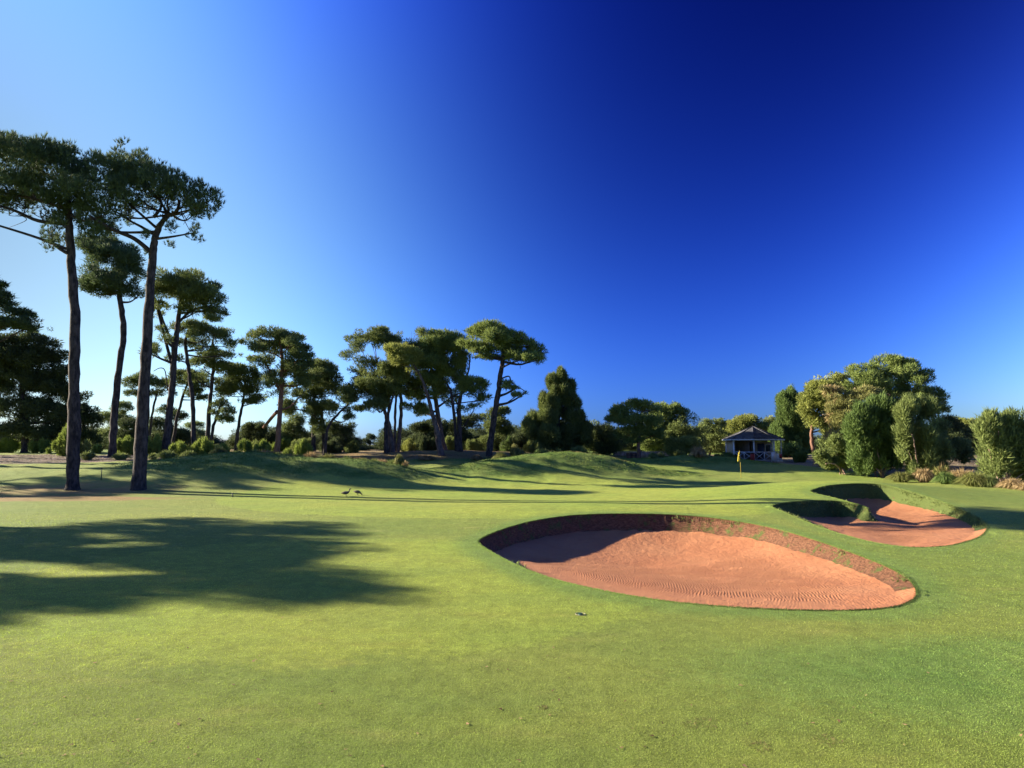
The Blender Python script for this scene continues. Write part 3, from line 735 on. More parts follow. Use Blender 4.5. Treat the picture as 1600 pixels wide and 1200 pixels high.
tree('pine_tree', 'thick trunked pine with a low side crown hanging to the right', 'tree', 66,
     [[(718, 706, 11), (718, 670, 9), (717, 640, 8), (721, 615, 6), (732, 580, 3), (734, 555, 2)], [(714, 650, 6), (706, 620, 5), (698, 600, 3)]],
     [(738, 598, 20, 9), (750, 604, 15, 12), (728, 610, 18, 9), (752, 624, 12, 8), (742, 636, 12, 6), (722, 640, 10, 6)], leaf='pine_bright', group=CN, seed=26, deep=False)
def ex16(T, rng):
    D = 64; branch(T, [(783, 592), (795, 588), (800, 598), (812, 606), (822, 612)], D, 2.5, 1); branch(T, [(806, 562), (812, 570), (813, 576)], D, 1, .6); branch(T, [(787, 562), (770, 560), (755, 555), (742, 558)], D, 4, 2); branch(T, [(787, 556), (805, 545), (830, 540)], D, 5, 2)
tree('pine_tree', 'umbrella pine with a bare leaning trunk at the right end of the grove', 'tree', 64,
     [[(764, 708, 13), (768, 680, 11), (774, 640, 10), (780, 600, 9), (785, 565, 8), (786, 550, 6), (780, 530, 3)]],
     [(765, 512, 26, 9), (742, 522, 20, 11), (778, 524, 30, 12), (745, 540, 22, 10), (800, 530, 24, 12), (772, 545, 24, 8), (822, 540, 20, 11), (840, 549, 16, 11), (815, 555, 22, 8), (757, 558, 18, 5), (798, 548, 20, 10), (792, 598, 10, 5), (806, 606, 10, 4), (820, 614, 5, 3)],
     leaf='pine_bright', group=CN, extra=ex16, seed=27, deep=True)

UN = 'low dark trees under the grove'
def bush(label, D, blobs, leaf='dark', style='round', name='tree', cat='tree', group=None, trunk=None, seed=None, **k):
    uc = sum(b[0] for b in blobs)/len(blobs)
    tr = trunk if trunk is not None else [[(uc, 705, 5), (uc+2, 690, 4), (uc-1, min(b[1] for b in blobs)+8, 2)]]
    return tree(name, label, cat, D, tr, blobs, style=style, leaf=leaf, bark=k.pop('bark', 'bark'), group=group, seed=seed, **k)
bush('dark low tree behind the slanting grove trunks', 78, [(655, 672, 18, 12), (680, 668, 22, 14), (660, 690, 26, 12), (690, 690, 22, 14), (640, 692, 14, 8)], group=UN, seed=31)
bush('dark low tree behind the thick grove trunk', 80, [(720, 668, 22, 16), (745, 660, 22, 14), (735, 688, 28, 14), (708, 690, 18, 14)], group=UN, seed=32)
bush('green tiered tree behind the umbrella pine trunk', 74, [(772, 648, 14, 10), (785, 642, 12, 6), (778, 664, 22, 12), (790, 672, 14, 8), (770, 690, 26, 12), (795, 690, 14, 10)], leaf='pine', group=UN, seed=33)
bush('dark shrubby tree between umbrella pine and conifer', 70, [(815, 692, 18, 14), (800, 696, 18, 12), (825, 675, 14, 10)], group=UN, seed=34)
tree('conifer_tree', 'dark cone shaped conifer with a bright top, right of the grove', 'tree', 70,
     [[(868, 715, 9), (870, 690, 8), (874, 640, 5), (877, 590, 2)], [(874, 714, 4), (878, 700, 3), (884, 690, 2)]],
     [(879, 588, 7, 14), (872, 606, 13, 12), (888, 606, 10, 12), (862, 598, 6, 10), (878, 625, 22, 14), (860, 632, 16, 12), (895, 632, 14, 10), (868, 652, 30, 14), (898, 655, 18, 12), (845, 660, 22, 12), (880, 675, 36, 14), (840, 680, 22, 12), (912, 678, 16, 12), (862, 696, 26, 10), (890, 696, 26, 8), (832, 665, 14, 12)],
     style='spiky', leaf='pine', bark='bark', seed=41, plume=True, dens=1.0, pw=.62, pn=9, group=None)
BK = 'trees closing the background behind the green'
bush('dark tree right behind the cone shaped conifer', 72, [(930, 672, 20, 18), (948, 682, 20, 18), (925, 698, 24, 12), (955, 700, 18, 12)], leaf='pine', group=BK, seed=42)
tree('pine_tree', 'small flat topped pine with a red brown trunk and sparse top', 'tree', 66,
     [[(999, 722, 8), (998, 705, 7), (998, 690, 6), (999, 665, 4), (995, 645, 3)]],
     [(995, 632, 22, 7), (970, 643, 18, 8), (1015, 640, 20, 10), (985, 655, 26, 12), (1015, 658, 20, 12), (978, 676, 18, 9), (1002, 674, 22, 10), (1025, 678, 16, 8), (960, 655, 14, 7), (990, 688, 14, 5), (968, 636, 8, 4)],
     leaf='pine_bright', bark='red_bark', seed=43, group=BK, style='loose', dens=1.5)
bush('rounded green tree behind the flat topped pine', 74, [(1040, 640, 26, 12), (1030, 660, 26, 20), (1058, 650, 22, 16), (1040, 685, 32, 20), (1012, 690, 22, 16)], leaf='pine_bright', group=BK, seed=44)
bush('dark domed tree left of the low olive bush', 72, [(1075, 652, 22, 14), (1085, 668, 22, 18), (1062, 672, 22, 16), (1080, 695, 26, 14), (1052, 700, 20, 12)], leaf='bush', group=BK, seed=45)
bush('low olive bush in front of the domed trees', 66, [(1052, 694, 14, 10), (1075, 692, 16, 9), (1062, 704, 22, 8), (1085, 702, 12, 8)], leaf='olive', name='bush', cat='bush', group=BK, seed=46, trunk=[])
bush('green tree seen left of the pavilion roof', 80, [(1115, 668, 20, 14), (1100, 660, 14, 9), (1120, 690, 26, 16), (1098, 694, 14, 12)], leaf='bush', group=BK, seed=47)
bush('pale green tree rising directly behind the pavilion roof', 84, [(1168, 658, 20, 10), (1150, 668, 18, 12), (1180, 670, 20, 12), (1160, 690, 28, 14)], leaf='olive', group=BK, seed=48)
bush('yellow green tree between pavilion roof and dark column tree', 84, [(1203, 664, 16, 12), (1195, 680, 18, 14), (1220, 672, 14, 14), (1205, 698, 22, 12)], leaf='olive', group=BK, seed=49)
tree('tree', 'dark green column shaped tree right of the pavilion', 'tree', 76,
     [[(1236, 722, 7), (1236, 690, 5), (1236, 640, 3)]],
     [(1240, 624, 14, 12), (1220, 632, 12, 12), (1250, 640, 12, 18), (1228, 650, 20, 20), (1248, 672, 16, 22), (1222, 682, 18, 22), (1242, 700, 20, 16), (1256, 690, 10, 20)], style='column', leaf='shrubgreen', seed=50, plume=True, group=BK)
def ex24(T, rng):
    D = 60; branch(T, [(1266, 680), (1275, 660), (1290, 650), (1305, 655)], D, 3, 1.5)
tree('gum_tree', 'yellow green gum with a leaning brown trunk right of the pavilion', 'tree', 60,
     [[(1275, 722, 9), (1272, 705, 8), (1268, 685, 7), (1272, 655, 5), (1290, 620, 3)]],
     [(1290, 592, 26, 9), (1275, 605, 22, 12), (1305, 602, 16, 14), (1262, 625, 16, 13), (1285, 625, 22, 14), (1272, 655, 14, 14), (1290, 665, 14, 12), (1258, 640, 10, 8), (1300, 640, 14, 12)], style='round', leaf='olive', bark='red_bark', seed=51, extra=ex24, deep=True)
tree('pine_tree', 'huge domed pine rising above all trees on the right', 'tree', 64,
     [[(1385, 720, 16), (1388, 680, 14), (1392, 640, 11), (1388, 600, 8)]],
     [(1382, 566, 24, 11), (1352, 580, 26, 12), (1410, 572, 26, 13), (1330, 598, 22, 14), (1365, 592, 26, 15), (1400, 592, 28, 18), (1435, 588, 20, 14), (1443, 600, 14, 12), (1340, 615, 22, 12), (1385, 612, 24, 12), (1425, 615, 28, 14), (1455, 616, 20, 12), (1468, 624, 15, 12), (1440, 632, 30, 10), (1472, 640, 10, 9), (1405, 635, 30, 14)],
     style='pine', leaf='pine_bright', seed=52, deep=True, dens=.9)
def ex26(T, rng):
    D = 55; branch(T, [(1330, 680), (1332, 650), (1342, 625), (1352, 605)], D, 3, 1.5); branch(T, [(1318, 655), (1300, 650), (1285, 648)], D, 3, 1); branch(T, [(1324, 690), (1322, 670), (1312, 650)], D, 5, 3)
    branch(T, [(1336, 640), (1345, 618), (1335, 606)], D, 3, 1.5)
tree('gum_tree', 'rusty brown gum with pale bare branches below the domed pine', 'tree', 55,
     [[(1328, 725, 8), (1325, 700, 7), (1325, 680, 5), (1332, 650, 4), (1340, 625, 3)]],
     [(1302, 610, 18, 8), (1325, 622, 18, 9), (1300, 630, 16, 10), (1350, 612, 18, 8), (1320, 642, 18, 10), (1365, 615, 12, 6), (1342, 645, 14, 8), (1308, 655, 16, 12), (1318, 672, 16, 12), (1300, 685, 14, 14), (1335, 668, 10, 10), (1310, 705, 18, 14)], style='loose', leaf='gum', bark='pale_bark', seed=53, extra=ex26, deep=True, dens=1.3)
RS = 'big shrubs along the right side planting bed'
def shrubby(label, D, base, blobs, leaf='shrubgreen', stems=6, bark='pale_bark', seed=1, group=RS, dens=1., name='shrub_tree', cat='shrub', style='upright', **k):
    rng = np.random.RandomState(seed); tr = []
    for s_ in range(stems):
        b = blobs[rng.randint(len(blobs))]; u0 = base[0]+rng.uniform(-7, 7)
        tr.append([(u0, base[1], 3), ((u0*.6+b[0]*.4), base[1]*.6+b[1]*.4, 2.2, rng.uniform(-1, 1)), (b[0], b[1]+b[3]*.3, 1, rng.uniform(-1.5, 1.5))])
    return tree(name, label, cat, D, tr, blobs, style=style, leaf=leaf, bark=bark, group=group, seed=seed, dens=dens, limbs=0, deep=False, plume=True, **k)
shrubby('tall bright green shrub in front of the domed pine, left one of a pair', 50, (1372, 738), [(1372, 636, 14, 16), (1350, 650, 16, 18), (1390, 648, 14, 18), (1340, 672, 16, 20), (1365, 668, 20, 22), (1390, 678, 16, 20), (1355, 695, 18, 14), (1380, 702, 18, 12), (1342, 700, 12, 12), (1345, 716, 18, 12), (1378, 718, 20, 12), (1360, 728, 24, 8), (1398, 715, 14, 14), (1390, 729, 16, 7)], seed=61)
shrubby('tall shrub with bare pale stems, right one of the pair below the domed pine', 48, (1437, 745), [(1432, 634, 14, 14), (1415, 650, 12, 18), (1448, 655, 14, 20), (1425, 672, 18, 20), (1455, 682, 16, 18), (1412, 690, 12, 16), (1438, 700, 20, 12), (1460, 704, 14, 12), (1415, 715, 18, 14), (1448, 720, 20, 14), (1425, 733, 22, 9), (1462, 733, 20, 9), (1472, 712, 12, 16)], leaf='bush', seed=62)
shrubby('dull green low shrub beside the gum at the bed edge', 52, (1318, 730), [(1305, 700, 14, 16), (1325, 712, 16, 12), (1300, 718, 16, 10), (1335, 722, 14, 8), (1290, 722, 12, 8), (1312, 726, 22, 8), (1285, 712, 10, 10), (1335, 705, 14, 14)], leaf='bush', seed=63, stems=3, style='round')
bush('dark tree filling the gap behind the right shrubs', 66, [(1480, 665, 26, 14), (1500, 680, 26, 16), (1475, 695, 26, 18), (1510, 700, 18, 14)], leaf='dark', group=BK, seed=64)
bush('olive tree on the skyline right of the domed pine', 80, [(1498, 665, 22, 12), (1530, 664, 22, 10), (1515, 682, 30, 14), (1560, 668, 24, 12), (1585, 680, 24, 20), (1490, 690, 24, 14), (1550, 695, 26, 16)], leaf='olive', group=BK, seed=65)
shrubby('feathery green tree at the right edge of the photo', 40, (1570, 765), [(1560, 668, 22, 16), (1590, 665, 20, 14), (1540, 682, 20, 18), (1575, 690, 26, 20), (1610, 690, 26, 24), (1545, 708, 20, 18), (1580, 720, 26, 18), (1620, 720, 26, 22), (1555, 732, 18, 14), (1600, 745, 26, 12)], leaf='bush', seed=66, stems=9)
for lb_, u_, D_, bl_, lf_ in [
 ('dark understorey shrub behind the rusty gum', 60, 60, [(1300, 690, 18, 14), (1320, 700, 18, 14), (1335, 690, 16, 14)], 'bush'),
 ('dark understorey shrub behind the bright green shrub', 61, 59, [(1345, 700, 18, 18), (1368, 695, 18, 18), (1392, 700, 18, 16)], 'pine'),
 ('dark understorey shrub between the paired shrubs', 62, 58, [(1405, 700, 16, 20), (1420, 690, 16, 18), (1440, 702, 18, 18)], 'bush'),
 ('dark understorey shrub right of the paired shrubs', 63, 57, [(1462, 690, 18, 20), (1480, 705, 18, 16), (1470, 670, 14, 16), (1498, 700, 16, 16), (1512, 712, 16, 12)], 'pine'),
 ('dark understorey shrub below the olive skyline tree', 64, 62, [(1505, 690, 18, 14), (1530, 692, 18, 16), (1550, 690, 16, 16)], 'dark'),
 ('green understorey shrub right of the pavilion corner', 65, 70, [(1236, 700, 14, 12), (1252, 705, 12, 10), (1222, 705, 10, 8)], 'shrubgreen')]:
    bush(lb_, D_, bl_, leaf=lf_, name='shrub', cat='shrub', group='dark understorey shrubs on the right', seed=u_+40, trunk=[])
# left dark mass
LM = 'dark trees closing the left edge'
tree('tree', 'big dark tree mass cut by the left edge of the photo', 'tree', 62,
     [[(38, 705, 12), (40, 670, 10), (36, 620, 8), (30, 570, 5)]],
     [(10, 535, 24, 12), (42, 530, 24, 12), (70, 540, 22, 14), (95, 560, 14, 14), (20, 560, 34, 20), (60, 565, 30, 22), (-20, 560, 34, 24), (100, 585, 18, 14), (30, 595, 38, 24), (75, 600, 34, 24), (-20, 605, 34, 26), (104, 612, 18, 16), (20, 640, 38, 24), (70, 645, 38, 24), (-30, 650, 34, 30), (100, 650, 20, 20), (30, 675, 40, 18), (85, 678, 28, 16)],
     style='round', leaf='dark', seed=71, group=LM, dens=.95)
tree('tree', 'dark rounded tree just right of the left dark mass', 'tree', 66,
     [[(130, 705, 7), (131, 670, 6), (130, 640, 3)]],
     [(125, 622, 22, 12), (142, 635, 14, 14), (118, 645, 22, 16), (140, 660, 16, 18), (120, 680, 22, 16), (148, 684, 12, 12)], style='round', leaf='dark', seed=72, group=LM)
tree('pine_tree', 'ragged pine branch tops poking in at the left edge', 'tree', 48,
     [[(-62, 712, 16), (-60, 640, 14), (-55, 560, 12), (-48, 490, 9), (-40, 450, 5)]],
     [(-60, 420, 40, 20), (-30, 445, 32, 12), (0, 445, 10, 4), (2, 462, 16, 6), (-20, 475, 36, 12), (25, 488, 20, 7), (15, 505, 26, 9), (50, 500, 16, 5), (70, 512, 10, 4), (40, 512, 18, 5), (-30, 505, 36, 14), (-60, 460, 34, 24)],
     style='loose', leaf='near_pine', seed=73, group=LM, dens=1.5)
# distant background, left half
BG = 'far trees between the left trunks'
bush('hazy grey green tree seen between the two big trunks', 95, [(165, 650, 16, 8), (190, 636, 16, 9), (178, 655, 20, 10), (168, 680, 16, 14), (200, 660, 10, 12)], leaf='bush', style='loose', group=BG, seed=81)
bush('dark bush behind the curved slender pine', 80, [(200, 665, 20, 12), (195, 685, 24, 14), (215, 690, 14, 12)], leaf='dark', group=BG, seed=82)
bush('dark bush right of the forked trunk', 84, [(250, 662, 18, 12), (275, 650, 16, 10), (262, 685, 26, 14), (290, 680, 14, 14)], leaf='dark', style='loose', dens=1.4, group=BG, seed=83)
bush('small grey tree in the pale sky gap', 110, [(305, 665, 14, 8), (310, 680, 16, 10)], leaf='bush', style='loose', group=BG, seed=84)
bush('dark brown bush left of the reddish trunk', 78, [(398, 670, 20, 10), (385, 685, 18, 12), (415, 685, 20, 14), (370, 694, 14, 8)], leaf='dark', group=BG, seed=85)
bush('dark bush right of the reddish trunk', 78, [(455, 672, 18, 14), (470, 688, 22, 14), (445, 692, 18, 10), (465, 655, 12, 10)], leaf='pine', group=BG, seed=86)
bush('ragged dark bush left of the sky gap', 76, [(520, 672, 18, 14), (540, 680, 16, 14), (548, 668, 10, 8), (525, 692, 24, 12), (555, 692, 14, 10)], leaf='dark', style='loose', dens=1.5, group=BG, seed=87)
bush('small round far tree standing alone in the sky gap', 120, [(578, 684, 10, 6), (572, 690, 8, 5), (583, 692, 8, 4)], leaf='dark', group=BG, seed=88, trunk=[[(578, 703, 2), (578, 690, 2)]])
bush('tiny far bush at the foot of the sky gap', 120, [(592, 696, 7, 4), (562, 697, 10, 5)], leaf='dark', group=BG, seed=89, trunk=[])

# pines just outside the left edge: their shade falls on the lawn and the mound
OF = 'pines beyond the left edge of the photo'
def offpine(label, x, y, h, W, seed, dens=.9):
    rng = np.random.RandomState(seed); g0 = gz(x, y); base = np.array([x, y, g0]); root = empty('pine_tree', tuple(base)); tag(root, label, 'tree', OF)
    T = MB(); lean = rng.uniform(-1, 1, 2)
    C = catmull([(x, y, g0-.2), (x+lean[0]*.4, y+lean[1]*.4, g0+h*.4), (x+lean[0], y+lean[1], g0+h*.75), (x+lean[0]*1.2, y+lean[1]*1.2, g0+h*.92)], 6, False)
    T.tube(list(C), np.linspace(.36, .1, len(C)), 10); ells = []
    for k in range(24):
        an = rng.uniform(0, 6.28); r = W*math.sqrt(rng.rand())*.8; c = np.array([x+lean[0]+r*math.cos(an), y+lean[1]+r*math.sin(an), g0+h*(.86-.14*(r/W)**2)+rng.uniform(-1.2, .8)])
        rx = W*rng.uniform(.16, .3); ells.append((c, (rx, rx, rx*.55)))
        s = C[rng.randint(len(C)//2, len(C))]; T.tube([s, (s+c)/2+rng.normal(size=3)*.2-np.array([0, 0, .3]), c], [.12, .08, .04], 6)
    t = T.build('trunk', M['bark'], root, smooth=True); t.location = tuple(-base)
    V, tt = foliage(ells, 'pine', rng, dens, 1.0); mesh_np('crown', V-base, np.arange(len(V)), 3, M['near_pine'], root, tint=tt)
OFFP = [('tall pine outside the left edge, the one nearest the camera side', -42.5, 24.2, 16.0, 5.0, 91, .5),
        ('tall pine outside the left edge, beside the nearest one', -44.8, 27.4, 16.0, 5.0, 92, .5),
        ('tall pine outside the left edge, in front of the dark tree mass', -57.0, 49.5, 16.0, 4.6, 93, .5),
        ('tall pine outside the left edge, between the near pair and the dark mass', -63.0, 46.0, 16.0, 5.0, 94, .5),
        ('tall pine outside the left edge, farthest back and right of the others', -53.5, 54.5, 15.5, 4.6, 95, .6)]
for a in OFFP: offpine(*a)

# ---------------------------------------------------------------- far wood, undergrowth
def belt():
    rng = np.random.RandomState(5); ells = []
    for u in np.concatenate([np.arange(-260, 1900, 13.), np.arange(-200, 330, 16.), np.arange(375, 560, 16.), np.arange(610, 1700, 15.)]):
        gap = (325 < u < 372) or (545 < u < 600)
        D = rng.uniform(92, 125)
        top = 678+6*math.sin(u*.021)+rng.uniform(-7, 7)
        if u < 150: top = 670+rng.uniform(-5, 5)
        if 375 < u < 545: top = 673+rng.uniform(-6, 6)
        if 600 < u < 1240: top = 671+rng.uniform(-6, 6)
        if gap: top = 696+rng.uniform(-2, 2)
        if u > 1440: top = 678+rng.uniform(-5, 5)
        h = (700-top)*D/F
        for k in range(2):
            c = at(u+rng.uniform(-8, 8), 700, D+rng.uniform(-4, 4)); g0 = gz(c[0], c[1]); hh = max(.8, h+2.3-g0)*(1 if k == 0 else .7)
            ells.append((np.array([c[0], c[1], g0+hh*.45]), (rng.uniform(1.8, 2.8), 2.0, hh*.55)))
    V, t = foliage(ells, 'round', rng, .75, 1.25)
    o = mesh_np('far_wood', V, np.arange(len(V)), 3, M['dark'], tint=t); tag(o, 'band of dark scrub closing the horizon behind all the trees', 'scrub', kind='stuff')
belt()
# low hills on the horizon, seen in the gap at left
def hills():
    n = 220; az_ = np.radians(np.linspace(-75, 75, n)); V = []; Fs = []
    for i, a in enumerate(az_):
        h = 14+9*math.sin(i*.11)+5*math.sin(i*.31+1); h = max(h, 3)*1.5
        for j in range(8):
            t = j/7; r = 2200+900*t; V.append((r*math.sin(a), r*math.cos(a), 2+h*math.sin(math.pi*min(t*1.0, 1)))) 
    for i in range(n-1):
        for j in range(7): a = i*8+j; Fs += [a, a+1, a+9, a+8]
    m = mat_plain('distant_hill', (.16, .20, .22), .95, .12, .01)
    tag(mesh_np('hills', V, Fs, 4, m, smooth=True), kind='structure')
hills()
def blades(P, n, rng, h, spread, w=.012, arch=.6, base=.15):
    """grass tuft: n arching two-segment blades round the point P"""
    an = rng.rand(n)*2*math.pi; r = rng.rand(n)**.7; out = np.column_stack([np.cos(an), np.sin(an), np.zeros(n)])
    B = np.asarray(P)[None]+out*(base*np.sqrt(rng.rand(n)))[:, None]
    hh = h*(.6+.5*rng.rand(n)); r = np.clip(r*(.75+.5*rng.rand(n)), 0, 1.1); Mi = B+out*(spread*r*.5)[:, None]+np.array([0, 0, 1])*(hh*(.78-.3*r*arch))[:, None]
    Tp = B+out*(spread*r)[:, None]+np.array([0, 0, 1])*(hh*np.clip(1-arch*1.25*r**2, .03, 1))[:, None]
    s = np.cross(out, [0, 0, 1.])*w+rng.normal(size=(n, 3))*w*.3
    V = np.empty((n, 9, 3)); V[:, 0] = B-s; V[:, 1] = B+s; V[:, 2] = Mi-s*.8; V[:, 3] = B+s; V[:, 4] = Mi+s*.8; V[:, 5] = Mi-s*.8; V[:, 6] = Mi-s*.8; V[:, 7] = Mi+s*.8; V[:, 8] = Tp
    return V.reshape(-1, 3), np.repeat(rng.rand(n), 9)
def tussock(label, u, D, wpx, hpx, group=None, leaf='grass', seed=0, name='grass_tussock', cat='grass tussock', n=420, arch=.6, heads=0):
    rng = np.random.RandomState(seed+int(u)); p = at(u, 700, D); b = np.array([p[0], D, gz(p[0], D)]); h = hpx*D/F; sp = wpx*D/F/2
    V, t = blades((0, 0, -.03), n, rng, h, sp, .006+D*.0003, arch, sp*.35)
    root = empty(name, tuple(b)); tag(root, label, cat, group)
    mesh_np('blades', V, np.arange(len(V)), 3, M[leaf], root, tint=t)
    if heads:
        V2, t2 = blades((0, 0, 0), heads, rng, h*1.25, sp*1.05, .005+D*.0003, .3, sp*.3); mesh_np('flower_stalks', V2, np.arange(len(V2)), 3, M['drygrass'], root, tint=t2)
    return root
def shrub(label, u, D, wpx, hpx, leaf='bright', group=None, seed=0, style='shrub', dens=.9, name='shrub', cat='shrub', stems=3, bark='bark'):
    rng = np.random.RandomState(seed+int(u)*3); p = at(u, 700, D); b = np.array([p[0], D, gz(p[0], D)]); ms = D/F; W, H = wpx*ms/2, hpx*ms
    ells = []
    k = 3 if wpx < 26 else 6
    for i in range(k):
        f = (i+.5)/k*2-1; hh = H*(.5+.5*rng.rand())*(1-.35*abs(f)**2); c = b+np.array([f*W*.62, rng.uniform(-.4, .4)*W, hh*.52]); ells.append((c, (W*(.42 if k > 3 else .55), W*.5, hh*.5)))
    sub = []
    for c, r in ells:
        for _ in range(3):
            f = rng.uniform(.35, .6); sub.append((c+np.array([rng.uniform(-.8, .8)*r[0], rng.uniform(-.7, .7)*r[1], rng.uniform(-.35, .3)*r[2]]), (r[0]*f, r[1]*f, r[2]*rng.uniform(.6, 1.05))))
    root = empty(name, tuple(b)); tag(root, label, cat, group)
    T = MB()
    for i in range(stems):
        e = ells[i % k][0]-b; T.tube([(rng.normal()*.06, 0, -.05), tuple(e*.5), tuple(e)], [.035, .025, .012], 5)
    T.build('stems', M[bark], root)
    V, t = foliage(sub, style, rng, dens, 1.0); mesh_np('foliage', V-b, np.arange(len(V)), 3, M[leaf], root, tint=t)
    return root
G1 = 'young bright shrubs among the left trunks'
for lb, u, D, w_, h_, lf in [
 ('low bright shrub at the far left edge', 8, 62, 44, 24, 'bright'), ('rounded bright shrub beside the left mulch bed', 66, 60, 30, 20, 'bright'),
 ('tall feathery bright shrub hidden behind the leftmost trunk', 100, 53, 34, 44, 'bright'), ('tiny green shrub on the back of the mulch bed', 76, 57, 12, 9, 'bright'),
 ('green shrub peeping out right of the leftmost trunk', 128, 53, 22, 30, 'bush'), ('low green shrub left of the slender curved trunk', 152, 58, 26, 20, 'bright'),
 ('wide bright shrub between slender trunk and forked trunk', 198, 54, 38, 30, 'bright'), ('bright shrub just right of the forked trunk', 237, 54, 30, 32, 'bright'),
 ('dark green shrub at the foot of the broad crowned pine', 258, 56, 26, 20, 'shrubgreen'), ('bright shrub with a pointed top right of the broad crowned pine trunk', 282, 52, 34, 30, 'bright'),
 ('broad bright shrub mid way along the shrub row', 318, 52, 40, 32, 'bright'), ('bright shrub at the right end of the shrub row', 346, 54, 26, 22, 'bright'),
 ('tall yellow green sapling left of the reddish trunk', 388, 58, 22, 30, 'bright'), ('yellow green sapling touching the reddish trunk', 412, 58, 26, 24, 'bright'),
 ('yellow green shrub between the reddish trunk and the bushy pine', 474, 62, 30, 26, 'bright'), ('small yellow green shrub left of the bushy pine trunk', 452, 60, 18, 14, 'bright')]:
    shrub(lb, u, D, w_, h_, lf, G1, 5)
G2 = 'dark clumps along the front of the left shrub row'
for lb, u, D, w_, h_ in [('dark clump beside the mulch bed right of the leftmost trunk', 138, 48, 26, 15), ('dark clump left of the forked trunk', 190, 48, 28, 13), ('low dark clump right of the forked trunk', 240, 48, 16, 12),
 ('rounded dark strappy clump beside the big pine roots', 262, 47, 32, 16), ('dark clump at the crest of the left mound', 296, 49, 26, 14), ('blue grey clump at the crest of the left mound', 342, 50, 30, 20), ('low dark clump right of the blue grey one', 368, 52, 22, 12)]:
    tussock(lb, u, D, w_, h_, G2, 'bush' if u != 342 else 'dark', 3, 'strappy_plant', 'plant', n=700, arch=.7)
G3 = 'dry grass tufts along the crest of the left mound'
for i, u in enumerate(range(388, 640, 9)):
    if 520 < u < 545: pass
    D = 52 + (i % 3)*2.5
    ordn = 'first second third fourth fifth sixth seventh'.split()
    tussock(['pale grass tuft', 'dull green grass tuft', 'tall seeding grass tuft', 'short ragged dry tuft'][i % 4]+' on the left mound crest, %s of its kind from the left' % ordn[i//4], u, D, 20+(i*7) % 9, 10+(i*5) % 8, G3, ['grass', 'bush', 'grass', 'drygrass'][i % 4], i, 'grass_tuft', 'grass tuft', n=260, arch=.4)
for lb, u, D, w_, h_, lf, hd in [
 ('round grass tussock standing between the two mounds', 624, 43.5, 17, 18, 'grass', 0), ('small round tussock left of the one between the mounds', 570, 48, 11, 9, 'bush', 0), ('tiny low tussock beside the small round one', 556, 49, 10, 5, 'bush', 0),
 ('domed grass tussock left of the middle mound crest', 783, 51, 30, 17, 'grass', 0), ('dark tussock just right of the domed one', 806, 53, 20, 12, 'bush', 0),
 ('wide grass tussock right of the middle mound crest', 926, 54, 38, 19, 'grass', 0), ('darker tussock beside the wide one', 950, 56, 26, 14, 'bush', 0), ('small green plant by the flat topped pine', 1020, 60, 16, 10, 'bush', 0),
 ('feathery brown tussock on top of the far low mound', 1091, 59, 26, 17, 'drygrass', 60), ('low green shrubby tuft left of the pavilion rail', 1137, 63, 26, 14, 'shrubgreen', 0),
 ('pale grass tuft at the foot of the thick grove trunk', 745, 62, 20, 9, 'drygrass', 0), ('pale grass tuft left of the slanting grove trunks', 668, 62, 26, 8, 'drygrass', 0), ('green tuft at the foot of the umbrella pine', 742, 58, 22, 7, 'grass', 0)]:
    tussock(lb, u, D, w_, h_, None, lf, 2, n=900, arch=.75, heads=hd)
for lb, u, D, w_, h_, lf in [('rounded dark green shrub behind the middle mound', 865, 58, 36, 22, 'bush'), ('low green shrub below the conifer', 845, 59, 30, 18, 'shrubgreen'), ('dark shrub right of the conifer base', 905, 62, 30, 22, 'bush'),
 ('reddish brown twiggy shrub between umbrella pine and conifer', 812, 60, 34, 24, 'gum'), ('low hedge like shrub beside the red brown trunk', 1025, 64, 24, 12, 'bush'), ('pale shrub in front of the domed tree', 1058, 64, 30, 14, 'olive'), ('low olive shrub left of the pavilion', 1125, 66, 26, 16, 'bush'),
 ('dull shrub at the foot of the leaning gum', 1252, 64, 26, 18, 'shrubgreen')]:
    shrub(lb, u, D, w_, h_, lf, 'shrubs behind the middle and far mounds', 9, style='shrub')
G5 = 'plants along the edge of the right planting bed'
for lb, u, D, w_, h_, lf, hd in [('pale grass tuft at the foot of the dull green shrub', 1296, 56, 26, 18, 'grass', 20), ('dry grass tuft right of the pavilion bed corner', 1284, 58, 22, 14, 'drygrass', 10),
 ('yellowish grass clump between the paired shrubs', 1405, 45, 40, 17, 'grass', 0), ('dry pinkish grass clump below the pale stems', 1440, 44.5, 34, 22, 'drygrass', 30), ('bushy green clump in the middle of the bed edge', 1475, 42, 36, 20, 'shrubgreen', 0),
 ('wide strappy green clump near the end of the bed edge', 1518, 39.5, 50, 24, 'grass', 0), ('olive strappy clump right of the wide green one', 1540, 39, 34, 20, 'bush', 0), ('dry twiggy clump by the right edge of the photo', 1578, 37, 40, 18, 'drygrass', 0), ('pale grass behind the strappy clumps', 1500, 44, 50, 22, 'drygrass', 30),
 ('seeding grass behind the bushy green clump', 1468, 46, 40, 26, 'grass', 30), ('low dry tuft against the right edge', 1600, 35.5, 36, 14, 'drygrass', 0)]:
    tussock(lb, u, D, w_, h_, G5, lf, 4, 'edge_plant', 'plant', n=1300, arch=.7, heads=hd)

